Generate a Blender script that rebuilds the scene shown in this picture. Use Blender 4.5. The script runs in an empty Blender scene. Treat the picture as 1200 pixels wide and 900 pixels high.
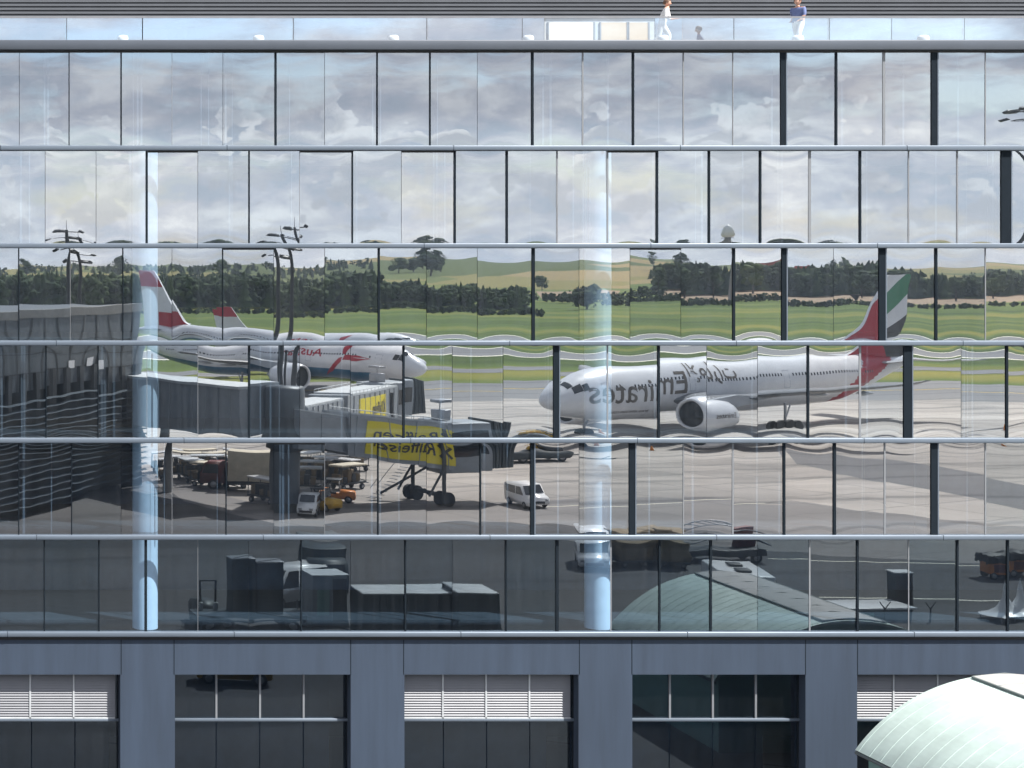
import bpy, bmesh, math, random
from mathutils import Vector, Matrix, noise
random.seed(7)
R = math.radians
scene = bpy.context.scene
C = scene.collection
D = 62.5          # metres from the camera to the glass facade
EYE = 19.5        # eye height above the apron
# ------------------------------------------------------------------ helpers
def S(x):          # sRGB byte -> linear
    x /= 255.0
    return x/12.92 if x <= .04045 else ((x+.055)/1.055)**2.4
def rgb(r, g, b): return (S(r), S(g), S(b), 1)
def FX(x): return (x+150)/32.0                  # facade metres from the survey grid of the photograph
def FZ(y): return EYE-(y-310)/32.0
def W(x, y, d):    # a point that the facade mirrors, at path length d: its real place, in front of the facade
    return Vector(((x+150)*d/2000.0, 2*D-d, EYE-(y-310)*d/2000.0))
def G(x, y):       # same, on the ground
    return W(x, y, EYE*2000.0/(y-310))

class MB:
    def __init__(s): s.v=[]; s.f=[]; s.m=[]; s.sm=[]
    def add(s, vs, fs, m=0, smooth=False):
        o=len(s.v); s.v += [tuple(p) for p in vs]
        for f in fs: s.f.append([i+o for i in f]); s.m.append(m); s.sm.append(smooth)
    def box(s, x0,x1,y0,y1,z0,z1, m=0, M=None):
        vs=[Vector((x,y,z)) for z in (z0,z1) for y in (y0,y1) for x in (x0,x1)]
        if M: vs=[M@p for p in vs]
        s.add(vs,[(0,2,3,1),(4,5,7,6),(0,1,5,4),(2,6,7,3),(0,4,6,2),(1,3,7,5)],m)
    def cbox(s, x0,x1,y0,y1,z0,z1, b=.05, m=0, M=None):   # box with chamfered edges
        bm=bmesh.new(); bmesh.ops.create_cube(bm,size=1)
        for v in bm.verts: v.co=Vector(((x0+x1)/2+v.co.x*(x1-x0),(y0+y1)/2+v.co.y*(y1-y0),(z0+z1)/2+v.co.z*(z1-z0)))
        bmesh.ops.bevel(bm,geom=bm.edges[:],offset=b,segments=2,affect='EDGES',profile=.5)
        s.addbm(bm,m,M,True)
    def addbm(s,bm,m=0,M=None,smooth=False):
        bm.verts.index_update()
        vs=[(M@v.co if M else v.co.copy()) for v in bm.verts]
        s.add(vs,[[v.index for v in f.verts] for f in bm.faces],m,smooth); bm.free()
    def tube(s,p0,p1,r0,r1=None,n=10,m=0,cap=True,smooth=True):
        p0=Vector(p0);p1=Vector(p1);r1=r0 if r1 is None else r1
        q=(p1-p0).to_track_quat('Z','Y').to_matrix()
        vs=[];
        for p,r in ((p0,r0),(p1,r1)):
            for i in range(n):
                a=2*math.pi*i/n; vs.append(p+q@Vector((math.cos(a)*r,math.sin(a)*r,0)))
        fs=[(i,(i+1)%n,n+(i+1)%n,n+i) for i in range(n)]
        s.add(vs,fs,m,smooth)
        if cap: s.add(vs,[tuple(range(n-1,-1,-1)),tuple(range(n,2*n))],m)
    def lathe(s,prof,origin=(0,0,0),axis='Z',n=20,m=0,smooth=True):
        o=Vector(origin);vs=[]
        for (r,h) in prof:
            for i in range(n):
                a=2*math.pi*i/n;c,d=math.cos(a)*r,math.sin(a)*r
                vs.append(o+(Vector((c,d,h)) if axis=='Z' else Vector((h,c,d)) if axis=='X' else Vector((d,h,c))))
        fs=[]
        for k in range(len(prof)-1):
            for i in range(n): fs.append((k*n+i,k*n+(i+1)%n,(k+1)*n+(i+1)%n,(k+1)*n+i))
        s.add(vs,fs,m,smooth)
    def prism(s,pts,y0,y1,m=0,M=None):     # outline in x,z pushed through y
        n=len(pts);vs=[Vector((p[0],y0,p[1])) for p in pts]+[Vector((p[0],y1,p[1])) for p in pts]
        if M: vs=[M@v for v in vs]
        s.add(vs,[tuple(range(n)),tuple(range(2*n-1,n-1,-1))]+[(i,n+i,n+(i+1)%n,(i+1)%n) for i in range(n)],m)
    def build(s,name,mats,parent=None,fix=True,loc=None):
        me=bpy.data.meshes.new(name); me.from_pydata(s.v,[],s.f)
        if not isinstance(mats,(list,tuple)): mats=[mats]
        for m in mats: me.materials.append(m)
        me.polygons.foreach_set('material_index',[min(i,len(mats)-1) for i in s.m])
        me.polygons.foreach_set('use_smooth',s.sm)
        me.update()
        if fix:
            bm=bmesh.new();bm.from_mesh(me);bmesh.ops.recalc_face_normals(bm,faces=bm.faces[:]);bm.to_mesh(me);bm.free()
        o=bpy.data.objects.new(name,me);C.objects.link(o)
        if parent: o.parent=parent
        return o
def tag(o,label=None,cat=None,group=None,kind=None):
    if label: o['label']=label
    if cat: o['category']=cat
    if group: o['group']=group
    if kind: o['kind']=kind
    return o
def thing(name,label,cat,loc=(0,0,0),rz=0,group=None):
    o=bpy.data.objects.new(name,None);C.objects.link(o);o.location=loc;o.rotation_euler=(0,0,rz)
    o.empty_display_size=.3
    return tag(o,label,cat,group)
def dup(root,loc,rz,label=None,group=None):
    r=root.copy();C.objects.link(r);r.location=loc;r.rotation_euler=(0,0,rz)
    if label:r['label']=label
    if group:r['group']=group
    for ch in list(root.children):
        c=ch.copy();C.objects.link(c);c.parent=r
        for g in list(ch.children):
            d=g.copy();C.objects.link(d);d.parent=c
    return r
# ------------------------------------------------------------------ materials
def mat(name,col,rough=.6,metal=0,var=.12,scale=2.0,bump=0,spec=.5,coat=0):
    m=bpy.data.materials.new(name);m.use_nodes=True;nt=m.node_tree;b=nt.nodes['Principled BSDF']
    b.inputs['Roughness'].default_value=rough;b.inputs['Metallic'].default_value=metal
    b.inputs['Specular IOR Level'].default_value=spec;b.inputs['Coat Weight'].default_value=coat
    tc=nt.nodes.new('ShaderNodeTexCoord');no=nt.nodes.new('ShaderNodeTexNoise')
    no.inputs['Scale'].default_value=scale;no.inputs['Detail'].default_value=6;no.inputs['Roughness'].default_value=.62
    nt.links.new(tc.outputs['Object'],no.inputs['Vector'])
    r=nt.nodes.new('ShaderNodeValToRGB')
    c=col[:3];r.color_ramp.elements[0].position=.3;r.color_ramp.elements[1].position=.7
    r.color_ramp.elements[0].color=tuple(v*(1-var) for v in c)+(1,);r.color_ramp.elements[1].color=tuple(min(1,v*(1+var)) for v in c)+(1,)
    nt.links.new(no.outputs['Fac'],r.inputs['Fac']);nt.links.new(r.outputs['Color'],b.inputs['Base Color'])
    if bump:
        bp=nt.nodes.new('ShaderNodeBump');bp.inputs['Strength'].default_value=bump;bp.inputs['Distance'].default_value=.02
        nt.links.new(no.outputs['Fac'],bp.inputs['Height']);nt.links.new(bp.outputs['Normal'],b.inputs['Normal'])
    return m
def glassmat(name,refl,tint,gtint,rough=0.0,dust=.036):
    m=bpy.data.materials.new(name);m.use_nodes=True;nt=m.node_tree
    for n in list(nt.nodes): nt.nodes.remove(n)
    out=nt.nodes.new('ShaderNodeOutputMaterial');mix=nt.nodes.new('ShaderNodeMixShader')
    t=nt.nodes.new('ShaderNodeBsdfTransparent');g=nt.nodes.new('ShaderNodeBsdfGlossy')
    t.inputs['Color'].default_value=tint;g.inputs['Color'].default_value=gtint;g.inputs['Roughness'].default_value=rough
    mix.inputs['Fac'].default_value=refl
    nt.links.new(t.outputs[0],mix.inputs[1]);nt.links.new(g.outputs[0],mix.inputs[2])
    # thin dust film with rain streaks
    df=nt.nodes.new('ShaderNodeBsdfDiffuse');df.inputs['Color'].default_value=(.55,.62,.70,1)
    tc=nt.nodes.new('ShaderNodeTexCoord');mp=nt.nodes.new('ShaderNodeMapping');mp.inputs['Scale'].default_value=(2.6,2.6,.09);no=nt.nodes.new('ShaderNodeTexNoise')
    no.inputs['Scale'].default_value=1.6;no.inputs['Detail'].default_value=5;no.inputs['Roughness'].default_value=.7
    nt.links.new(tc.outputs['Object'],mp.inputs['Vector']);nt.links.new(mp.outputs['Vector'],no.inputs['Vector'])
    rp_=nt.nodes.new('ShaderNodeMapRange');rp_.inputs['From Min'].default_value=.35;rp_.inputs['From Max'].default_value=.75;rp_.inputs['To Min'].default_value=.003;rp_.inputs['To Max'].default_value=dust
    nt.links.new(no.outputs['Fac'],rp_.inputs['Value']);m2=nt.nodes.new('ShaderNodeMixShader');nt.links.new(rp_.outputs['Result'],m2.inputs['Fac'])
    nt.links.new(mix.outputs[0],m2.inputs[1]);nt.links.new(df.outputs[0],m2.inputs[2]);nt.links.new(m2.outputs[0],out.inputs['Surface'])
    return m
M={}
M['glass']=glassmat('coated_glass',.50,(.72,.88,1,1),(.86,.935,1,1))
M['glass2']=glassmat('coated_glass_blue',.47,(.72,.88,1,1),(.87,.94,1,1))
M['glass3']=glassmat('coated_glass_clear',.53,(.72,.88,1,1),(.93,.965,.99,1))
for nm,r_,t_,k_ in (('5',.40,1,1.0),('6',.195,1,0.0)):
    M['glass'+nm+'a']=glassmat('lower_glass_'+nm,r_,(.66,.82,.95,1),(.76+.14*k_,.90+.03*k_,1-.03*k_,1),0.0,.020)
    M['glass'+nm+'b']=glassmat('lower_glass_blue_'+nm,r_*.94,(.66,.82,.95,1),(.72+.14*k_,.89+.03*k_,1-.03*k_,1),0.0,.020)
    M['glass'+nm+'c']=glassmat('lower_glass_clear_'+nm,r_*1.06,(.66,.82,.95,1),(.80+.14*k_,.92+.03*k_,1-.03*k_,1),0.0,.022)
M['glass_low']=glassmat('ground_glass',.13,(.30,.42,.5,1),(.70,.85,1,1),0.0,.012)
M['balustrade']=glassmat('balustrade_glass',.30,(.82,.9,.97,1),(.95,.98,1,1))
M['pent_glass']=glassmat('penthouse_glass',.62,(.5,.6,.7,1),(.95,.98,1,1))
M['wall']=mat('blue_grey_render',(.036,.055,.088),.8,var=.17,scale=.8,bump=.1)
M['ledge']=mat('aluminium_ledge',(.145,.18,.225),.4,.25,var=.07,scale=.7)
M['coping']=mat('coping_metal',(.085,.10,.125),.45,.2,var=.08,scale=.5)
nt_=M['wall'].node_tree;mp__=nt_.nodes.new('ShaderNodeMapping');mp__.inputs['Scale'].default_value=(2.4,2.4,.22)
no__=[n for n in nt_.nodes if n.type=='TEX_NOISE'][0];tc__=[n for n in nt_.nodes if n.type=='TEX_COORD'][0]
nt_.links.new(tc__.outputs['Object'],mp__.inputs['Vector']);nt_.links.new(mp__.outputs['Vector'],no__.inputs['Vector'])
M['mullion']=mat('mullion_dark',(.012,.018,.025),.85,var=.1,spec=.08)
M['joint']=mat('glazing_joint',(.20,.215,.235),.5,var=.1)  # real joints, and the painted lit sides of some panes
M['seal']=mat('black_seal',(.006,.007,.009),.5,var=.1)  # black sealing strips, and the painted reveal shade at pane tops
M['louvre']=mat('dark_louvre',(.055,.062,.075),.85,.0,var=.08,scale=1)
M['finlight']=mat('louvre_blade',(.060,.074,.088),.9,0,var=.25,scale=.8,spec=.05)
M['blind']=mat('grey_blind',(.23,.24,.262),.5,.1,var=.06,scale=1.5)
M['colwhite']=mat('column_plaster',(.72,.78,.84),.6,var=.05)
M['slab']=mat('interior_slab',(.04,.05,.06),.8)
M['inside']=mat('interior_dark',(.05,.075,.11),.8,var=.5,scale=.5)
M['skirt']=mat('black_rubber',(.015,.016,.018),.6,var=.2)
M['white']=mat('white_paint',(.80,.81,.82),.3,var=.05,scale=1,coat=.3)
M['planewhite']=mat('aircraft_white',(.62,.63,.66),.3,var=.09,scale=.45,coat=.4)
M['planegrey']=mat('aircraft_grey',(.33,.35,.38),.4,var=.08,scale=.8)
M['winggrey']=mat('wing_grey',(.13,.14,.155),.45,var=.15,scale=.6)
M['planeblue']=mat('aircraft_blue',(.02,.12,.22),.35,var=.08)
M['red']=mat('livery_red',(.36,.004,.022),.4,var=.05)
M['green']=mat('livery_green',(.01,.16,.07),.3,var=.05)
M['black']=mat('livery_black',(.02,.02,.023),.35,var=.1)
M['gold']=mat('livery_lettering',(.10,.085,.07),.4,var=.1)
M['darkglass']=mat('vehicle_glass',(.012,.016,.02),.08,var=.1,spec=.8)
M['tyre']=mat('tyre',(.018,.018,.019),.8,var=.2)
M['steel']=mat('steel',(.30,.31,.33),.4,.5,var=.1)
M['darksteel']=mat('dark_steel',(.045,.05,.055),.5,.3,var=.2)
M['yellow']=mat('safety_yellow',(.55,.33,.02),.45,var=.15,scale=3)
M['orange']=mat('safety_orange',(.62,.2,.02),.45,var=.15,scale=3)
M['advert']=mat('advert_yellow',(.66,.56,.01),.5,var=.05)
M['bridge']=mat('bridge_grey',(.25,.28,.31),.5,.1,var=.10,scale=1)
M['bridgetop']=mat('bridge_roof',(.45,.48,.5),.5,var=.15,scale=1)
M['canvas']=mat('cream_canvas',(.66,.60,.48),.8,var=.12,scale=2,bump=.4)
M['rust']=mat('dark_red_paint',(.13,.03,.025),.6,var=.25,scale=3)
M['termgrey']=mat('terminal_panel',(.085,.10,.115),.5,.1,var=.12,scale=.6)
M['termdark']=mat('terminal_dark',(.018,.022,.027),.45,var=.3,scale=.3)
M['termrim']=mat('terminal_rim',(.15,.15,.145),.6,var=.15)
M['concrete']=mat('cast_concrete',(.25,.25,.24),.8,var=.15)
M['mint']=mat('mint_membrane',(.50,.61,.575),.65,var=.12,scale=1.1)
M['mintwall']=mat('mint_wall',(.26,.44,.40),.6,var=.08,scale=.7)
M['skylight']=mat('skylight_sheet',(.42,.41,.40),.5,var=.10,scale=1.2)
M['skyframe']=mat('skylight_frame',(.16,.19,.19),.5,var=.1)
M['brownbox']=mat('brown_net',(.20,.15,.09),.8,var=.3,scale=3,bump=.5)
M['contdark']=mat('container_dark',(.035,.048,.056),.5,var=.35,scale=1)
M['conttop']=mat('container_roof',(.50,.53,.55),.6,var=.2,scale=1)
M['bark']=mat('bark',(.06,.045,.03),.9,var=.3)
M['brick']=mat('house_red',(.35,.07,.05),.8,var=.2)
M['skin']=mat('skin',(.58,.34,.25),.5,var=.05)
M['hair']=mat('hair_brown',(.12,.06,.035),.6,var=.2)
M['shirtblue']=mat('shirt_blue',(.13,.17,.34),.8,var=.15,scale=9)
M['shirtwhite']=mat('shirt_white',(.70,.70,.70),.8,var=.05)
M['vblind']=mat('vertical_blind_fabric',(.12,.13,.15),.8,var=.1)
M['cream']=mat('cream_wall',(.75,.68,.55),.7,var=.06)
def leafmat(name,a,b,scale):
    m=bpy.data.materials.new(name);m.use_nodes=True;nt=m.node_tree;p=nt.nodes['Principled BSDF'];p.inputs['Roughness'].default_value=.8
    p.inputs['Specular IOR Level'].default_value=.15
    g=nt.nodes.new('ShaderNodeNewGeometry');no=nt.nodes.new('ShaderNodeTexNoise');no.inputs['Scale'].default_value=scale;no.inputs['Detail'].default_value=3
    nt.links.new(g.outputs['Position'],no.inputs['Vector'])
    r=nt.nodes.new('ShaderNodeValToRGB');r.color_ramp.elements[0].position=.35;r.color_ramp.elements[1].position=.65
    r.color_ramp.elements[0].color=a+(1,);r.color_ramp.elements[1].color=b+(1,)
    nt.links.new(no.outputs['Fac'],r.inputs['Fac']);nt.links.new(r.outputs['Color'],p.inputs['Base Color']);return m
M['leaf']=leafmat('foliage',(.012,.026,.013),(.062,.090,.034),.09)
M['leaf2']=leafmat('foliage_light',(.04,.065,.02),(.09,.12,.04),.15)

def emit(name,col,st):
    m=bpy.data.materials.new(name);m.use_nodes=True;b=m.node_tree.nodes['Principled BSDF']
    b.inputs['Base Color'].default_value=col;b.inputs['Emission Color'].default_value=col;b.inputs['Emission Strength'].default_value=st
    return m
M['lit']=emit('lit_room',(.50,.47,.40,1),.35)
M['lit2']=emit('lit_room_warm',(.42,.34,.25,1),.30)

# apron concrete: slabs, stains, tyre marks
def groundmat(name,c1,c2,c3,slab=7.5,stain=.03,joint=.55):
    m=bpy.data.materials.new(name);m.use_nodes=True;nt=m.node_tree;b=nt.nodes['Principled BSDF'];b.inputs['Roughness'].default_value=.85
    g=nt.nodes.new('ShaderNodeNewGeometry')
    n1=nt.nodes.new('ShaderNodeTexNoise');n1.inputs['Scale'].default_value=stain;n1.inputs['Detail'].default_value=7;n1.inputs['Roughness'].default_value=.6;n1.inputs['Distortion'].default_value=.6
    mp=nt.nodes.new('ShaderNodeMapping');mp.inputs['Rotation'].default_value=(0,0,R(-14));mp.inputs['Scale'].default_value=(.35,1.3,1)
    nt.links.new(g.outputs['Position'],mp.inputs['Vector']);nt.links.new(mp.outputs['Vector'],n1.inputs['Vector'])
    r=nt.nodes.new('ShaderNodeValToRGB');e=r.color_ramp.elements
    e[0].position=.32;e[0].color=c1+(1,);e[1].position=.68;e[1].color=c3+(1,);k=e.new(.5);k.color=c2+(1,)
    nt.links.new(n1.outputs['Fac'],r.inputs['Fac'])
    br=nt.nodes.new('ShaderNodeTexBrick');br.offset=0;br.inputs['Scale'].default_value=1
    br.inputs['Brick Width'].default_value=slab;br.inputs['Row Height'].default_value=slab;br.inputs['Mortar Size'].default_value=.11
    br.inputs['Color1'].default_value=(1,1,1,1);br.inputs['Color2'].default_value=(.90,.90,.91,1);br.inputs['Mortar'].default_value=(joint,joint,joint,1)
    mp2=nt.nodes.new('ShaderNodeMapping');mp2.inputs['Rotation'].default_value=(0,0,R(24))
    nt.links.new(g.outputs['Position'],mp2.inputs['Vector']);nt.links.new(mp2.outputs['Vector'],br.inputs['Vector'])
    mx=nt.nodes.new('ShaderNodeMix');mx.data_type='RGBA';mx.blend_type='MULTIPLY';mx.inputs['Factor'].default_value=1
    nt.links.new(r.outputs['Color'],mx.inputs[6]);nt.links.new(br.outputs['Color'],mx.inputs[7])
    # curved tyre tracks
    wv=nt.nodes.new('ShaderNodeTexWave');wv.inputs['Scale'].default_value=.035;wv.inputs['Distortion'].default_value=9;wv.inputs['Detail'].default_value=1.5;wv.inputs['Detail Scale'].default_value=.35
    wv.bands_direction='DIAGONAL';nt.links.new(mp.outputs['Vector'],wv.inputs['Vector'])
    wr=nt.nodes.new('ShaderNodeValToRGB');we=wr.color_ramp.elements;we[0].position=0;we[0].color=(.52,.52,.53,1);we[1].position=.06;we[1].color=(1,1,1,1)
    nt.links.new(wv.outputs['Fac'],wr.inputs['Fac'])
    m3=nt.nodes.new('ShaderNodeMix');m3.data_type='RGBA';m3.blend_type='MULTIPLY';m3.inputs['Factor'].default_value=.8
    nt.links.new(mx.outputs[2],m3.inputs[6]);nt.links.new(wr.outputs['Color'],m3.inputs[7])
    nt.links.new(m3.outputs[2],b.inputs['Base Color']);return m
M['apron']=groundmat('apron_concrete',(.20,.187,.172),(.37,.343,.312),(.48,.45,.41),7.5,.06)
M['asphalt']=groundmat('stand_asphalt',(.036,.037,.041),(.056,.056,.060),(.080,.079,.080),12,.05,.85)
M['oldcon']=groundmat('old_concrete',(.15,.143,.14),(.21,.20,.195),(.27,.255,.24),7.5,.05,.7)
M['taxi']=groundmat('taxiway_asphalt',(.13,.13,.14),(.16,.16,.165),(.19,.19,.19),30,.02,.9)
M['lane']=groundmat('lane_asphalt',(.11,.11,.115),(.14,.14,.145),(.16,.16,.16),30,.05,.9)
M['line']=mat('painted_line',(.62,.60,.50),.7,var=.2)
M['yline']=mat('painted_yellow_line',(.55,.40,.04),.7,var=.2)
def grassmat():
    m=bpy.data.materials.new('airfield_grass');m.use_nodes=True;nt=m.node_tree;b=nt.nodes['Principled BSDF'];b.inputs['Roughness'].default_value=.9
    b.inputs['Specular IOR Level'].default_value=.1
    g=nt.nodes.new('ShaderNodeNewGeometry');mp=nt.nodes.new('ShaderNodeMapping');mp.inputs['Scale'].default_value=(.0018,.022,1);mp.inputs['Rotation'].default_value=(0,0,R(2))
    n=nt.nodes.new('ShaderNodeTexNoise');n.inputs['Scale'].default_value=1;n.inputs['Detail'].default_value=4
    nt.links.new(g.outputs['Position'],mp.inputs['Vector']);nt.links.new(mp.outputs['Vector'],n.inputs['Vector'])
    r=nt.nodes.new('ShaderNodeValToRGB');e=r.color_ramp.elements;e[0].position=.3;e[0].color=(.045,.070,.022,1);e[1].position=.72;e[1].color=(.25,.22,.055,1)
    k=e.new(.5);k.color=(.095,.135,.034,1);nt.links.new(n.outputs['Fac'],r.inputs['Fac']);nt.links.new(r.outputs['Color'],b.inputs['Base Color']);return m
M['grass']=grassmat()
def fieldmat():
    m=bpy.data.materials.new('farmland');m.use_nodes=True;nt=m.node_tree;b=nt.nodes['Principled BSDF'];b.inputs['Roughness'].default_value=.95
    b.inputs['Specular IOR Level'].default_value=.1
    g=nt.nodes.new('ShaderNodeNewGeometry');mp=nt.nodes.new('ShaderNodeMapping');mp.inputs['Scale'].default_value=(.0045,.0032,0);mp.inputs['Rotation'].default_value=(0,0,R(12))
    v=nt.nodes.new('ShaderNodeTexVoronoi');v.inputs['Scale'].default_value=1
    nt.links.new(g.outputs['Position'],mp.inputs['Vector']);nt.links.new(mp.outputs['Vector'],v.inputs['Vector'])
    sp=nt.nodes.new('ShaderNodeSeparateColor');nt.links.new(v.outputs['Color'],sp.inputs['Color'])
    r=nt.nodes.new('ShaderNodeValToRGB');r.color_ramp.interpolation='CONSTANT';e=r.color_ramp.elements
    e[0].position=0;e[0].color=(.09,.11,.04,1);e[1].position=.35;e[1].color=(.21,.185,.07,1)
    k=e.new(.6);k.color=(.27,.21,.10,1);k=e.new(.8);k.color=(.12,.14,.05,1)
    nt.links.new(sp.outputs[0],r.inputs['Fac']);nt.links.new(r.outputs['Color'],b.inputs['Base Color']);return m
M['field']=fieldmat()
M['tanfield']=mat('harvested_field',(.27,.19,.12),.95,var=.15,scale=.02)

# ------------------------------------------------------------------ the glass building
bld=thing('airport_building','long mirror glass office block over a blue grey ground floor, with roof terrace','building',(0,D,0))
def bp(mb,name,mats,parent=None,fix=True):    # a part of the building; meshes are written in world metres, moved to the base of the thing
    mb.v=[(a,b-D,c) for a,b,c in mb.v]
    return mb.build(name,mats,parent or bld,fix)
XL,XR=FX(-330),FX(1500)
rows=[(60,170.5),(177,285.2),(291,399.4),(405,513.3),(519,626.6),(632,739.6)]
gridA=[142+59.65*k for k in range(-8,24)]
gridB=[172.3+59.65*k for k in range(-8,24)]
gridA[:]=[g for g in gridA];gridB[:]=[g for g in gridB]
dark=[{81:1,142:1.8,323:3,442:2,504:2,624:3.4,742:3,918:6.5,980:3,1095:7.5},
      {172:3,292:2,413:2,533:3,594:3,770:3.2,831:3,891:3,1008:3,1179:12},
      {22:1.4,144:1.4,261:1.4,444:2.8,625:4.5,860:3.5,919:6,1034:8,1097:3.4},
      {54:1.2,115:1.2,292:3,473:3,652:7,772:3.2,947:3,1064:10,1180:3.4},
      {22:1.2,84:1.2,265:1.4,443:1.8,563:2.2,624:5,741:7.5,919:3.2,978:4,1095:8},
      {52:1.6,116:1.6,171:3.4,353:1.6,475:2.2,593:2.2,653:4,773:2.4,833:3,1005:3,1122:3,1181:3}]
light={0:{801:2.4,859:1.6,1036:5,1155:2,683:3},1:{653:3,712:3.5,949:5,1065:2.5,1122:3},2:{1155:2},3:{712:3,1008:4},4:{1037:3,1155:3,859:3,801:2},5:{716:2.5,949:3,1065:2}}  # widths of the pale strips that paint lit pane sides
outer=[-38,-158,-277,1275,1395]
rnd=random.Random(11)
def pane(mb,x0,x1,z0,z1,row,jx,jz):
    nx,nz=12,34
    A=.0021*rnd.uniform(.45,1.45);A2=A*rnd.uniform(.4,1.3);pw=rnd.uniform(4.2,7.5);cs=rnd.uniform(-.35,.35);Bq=.00022*rnd.uniform(-.4,1.3)
    h=(z1-z0)/2;w=(x1-x0)/2;cx=(x0+x1)/2;cz=(z0+z1)/2
    ph=rnd.uniform(0,6.28);rip=.00012*rnd.uniform(.2,1);f1=rnd.uniform(1.5,4.5);f2=rnd.uniform(2,7);lean=rnd.uniform(.25,.5)
    vs=[]
    for j in range(nz+1):
        v=math.sin(math.pi/2*(-1+2*j/nz))
        for i in range(nx+1):
            u=-1+2*i/nx
            uu=u-cs*(1-u*u);y=(A if v<0 else A2)*abs(v)**pw*(.15+.85*(1-uu*uu))+Bq*(v*v)+jx*u*w+jz*v*h+rip*math.sin(f1*u+f2*v+ph)+.00006*(u*u)
            vs.append((cx+u*w,D+.02+y,cz+v*h))
    fs=[(j*(nx+1)+i,j*(nx+1)+i+1,(j+1)*(nx+1)+i+1,(j+1)*(nx+1)+i) for j in range(nz) for i in range(nx)]
    mb.add(vs,fs,rnd.choice((0,0,3,4)),True)
rowpitch=[0,0,0,0,0,0]
for r,(yt,yb) in enumerate(rows):
    grid=gridA if r%2==0 else gridB
    dk=dict(dark[r])
    for o in outer:
        g=min(grid,key=lambda q:abs(q-o));dk[g]=3
    seams=[]
    for g in grid:
        w=0;ps=g
        for k,ww in dk.items():
            if abs(k-g)<13: w=ww*(.78 if ww<5 else 1);ps=k
        l=0
        for k,ww in light[r].items():
            if abs(k-g)<13: l=ww;ps=k if not w else ps
        seams.append((ps,w,l))
    z1,z0=FZ(yt),FZ(yb)
    cur=MB();n0=0
    for k in range(len(seams)-1):
        (a,wa,la),(b,wb,lb)=seams[k],seams[k+1]
        xa=FX(a+wa/2+.25);xb=FX(b-wb/2-.25)
        pane(cur,xa,xb,z0,z1,r,rnd.gauss(0,.0006),rnd.gauss(0,.0009)+rowpitch[r])
        if la and not wa: cur.box(FX(a-la*.3),FX(a+la*.3),D+.004,D+.016,z0,z1,1)  # pale strip paints the lit side of the pane
        elif not wa and (rnd.random()<.5)*(random.Random(int(a)+r*97).random()<.45): cur.box(FX(a-.22),FX(a+.22),D+.010,D+.019,z0,z1,1)
        if rnd.random()<(.5,.25,.06,.0,.04,.0)[r]: cur.box(xa,xb,D-.03,D+.012,z1-.055,z1+.02,2)  # dark strip paints the reveal shade along the pane top
        if wb or k==len(seams)-2:
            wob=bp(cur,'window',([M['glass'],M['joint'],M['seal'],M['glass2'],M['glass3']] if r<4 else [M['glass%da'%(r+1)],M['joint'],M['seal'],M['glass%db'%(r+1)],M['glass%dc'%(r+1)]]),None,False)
            cur=MB()
            if wb:
                mm=MB();x=FX(b-wb/2);xe=FX(b+wb/2)
                dep=.06+.02*wb
                mm.box(x,xe,D-.02,D+dep,z0,z1,0)
                if wb>4: mm.box(xe-.02,xe+.02,D-.035,D-.021,z0,z1,1)
                bp(mm,'mullion',[M['mullion'],M['ledge']],wob)
# ledges between the rows
for y,t in ((173.7,3.0),(288,2.9),(402,2.9),(516,2.9),(629.4,2.8),(742.7,3.0)):
    mb=MB();z=FZ(y);h=t/32.0
    mb.cbox(XL,XR,D-.16,D+.10,z-h,z+h,.03,0)
    x=-330+random.uniform(0,200)
    while x<1500:
        mb.box(FX(x),FX(x)+.018,D-.163,D-.02,z-h-.003,z+h+.003,1);x+=265
    bp(mb,'ledge',[M['ledge'],M['mullion']])
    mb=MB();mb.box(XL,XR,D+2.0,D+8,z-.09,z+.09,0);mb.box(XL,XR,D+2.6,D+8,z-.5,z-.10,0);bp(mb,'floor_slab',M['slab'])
mb=MB();mb.cbox(XL,XR,D-.22,D+.25,FZ(59.3),FZ(47.5),.03);mb.box(XL,XR,D-.05,D+.2,FZ(61.5),FZ(59.4),1);bp(mb,'coping',[M['coping'],M['seal']])
mb=MB();mb.box(XL,XR,D+8,D+8.2,0,FZ(60),0);mb.box(XL-.2,XL,D+.3,D+8,0,FZ(60),0);mb.box(XR,XR+.2,D+.3,D+8,0,FZ(60),0)
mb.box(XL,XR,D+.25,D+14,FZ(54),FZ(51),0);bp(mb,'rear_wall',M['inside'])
for x in (-360,170,700.5,1231):       # round white columns just behind the glass
    mb=MB();cx=(x+150)*(D+1.1)/2000.0
    for k in range(6):
        zb=FZ(rows[5-k][1])-.1;zt=zb+3.62
        if k==5: continue
        mb.tube((cx,D+1.1,zb),(cx,D+1.1,zt-.0),.47,.47,24,0,False)
    bp(mb,'column',M['colwhite'])
for r,(yt,yb) in enumerate(rows[:5]):
    if r==2: continue
    mb=MB();x=XL
    while x<XR:
        x+=rnd.choice((.12,.3,.9,1.9,2.6,3.3))*rnd.uniform(.7,1.3);w_=rnd.uniform(.02,.10);y_=D+.45+rnd.uniform(0,.1)
        mb.add([(x,y_,FZ(yb)-.05),(x+w_,y_+.03,FZ(yb)-.05),(x+w_,y_+.03,FZ(yt)+.02),(x,y_,FZ(yt)+.02)],[(0,1,2,3)],0)
    bp(mb,'vertical_blind',M['vblind'],None,False)
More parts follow.
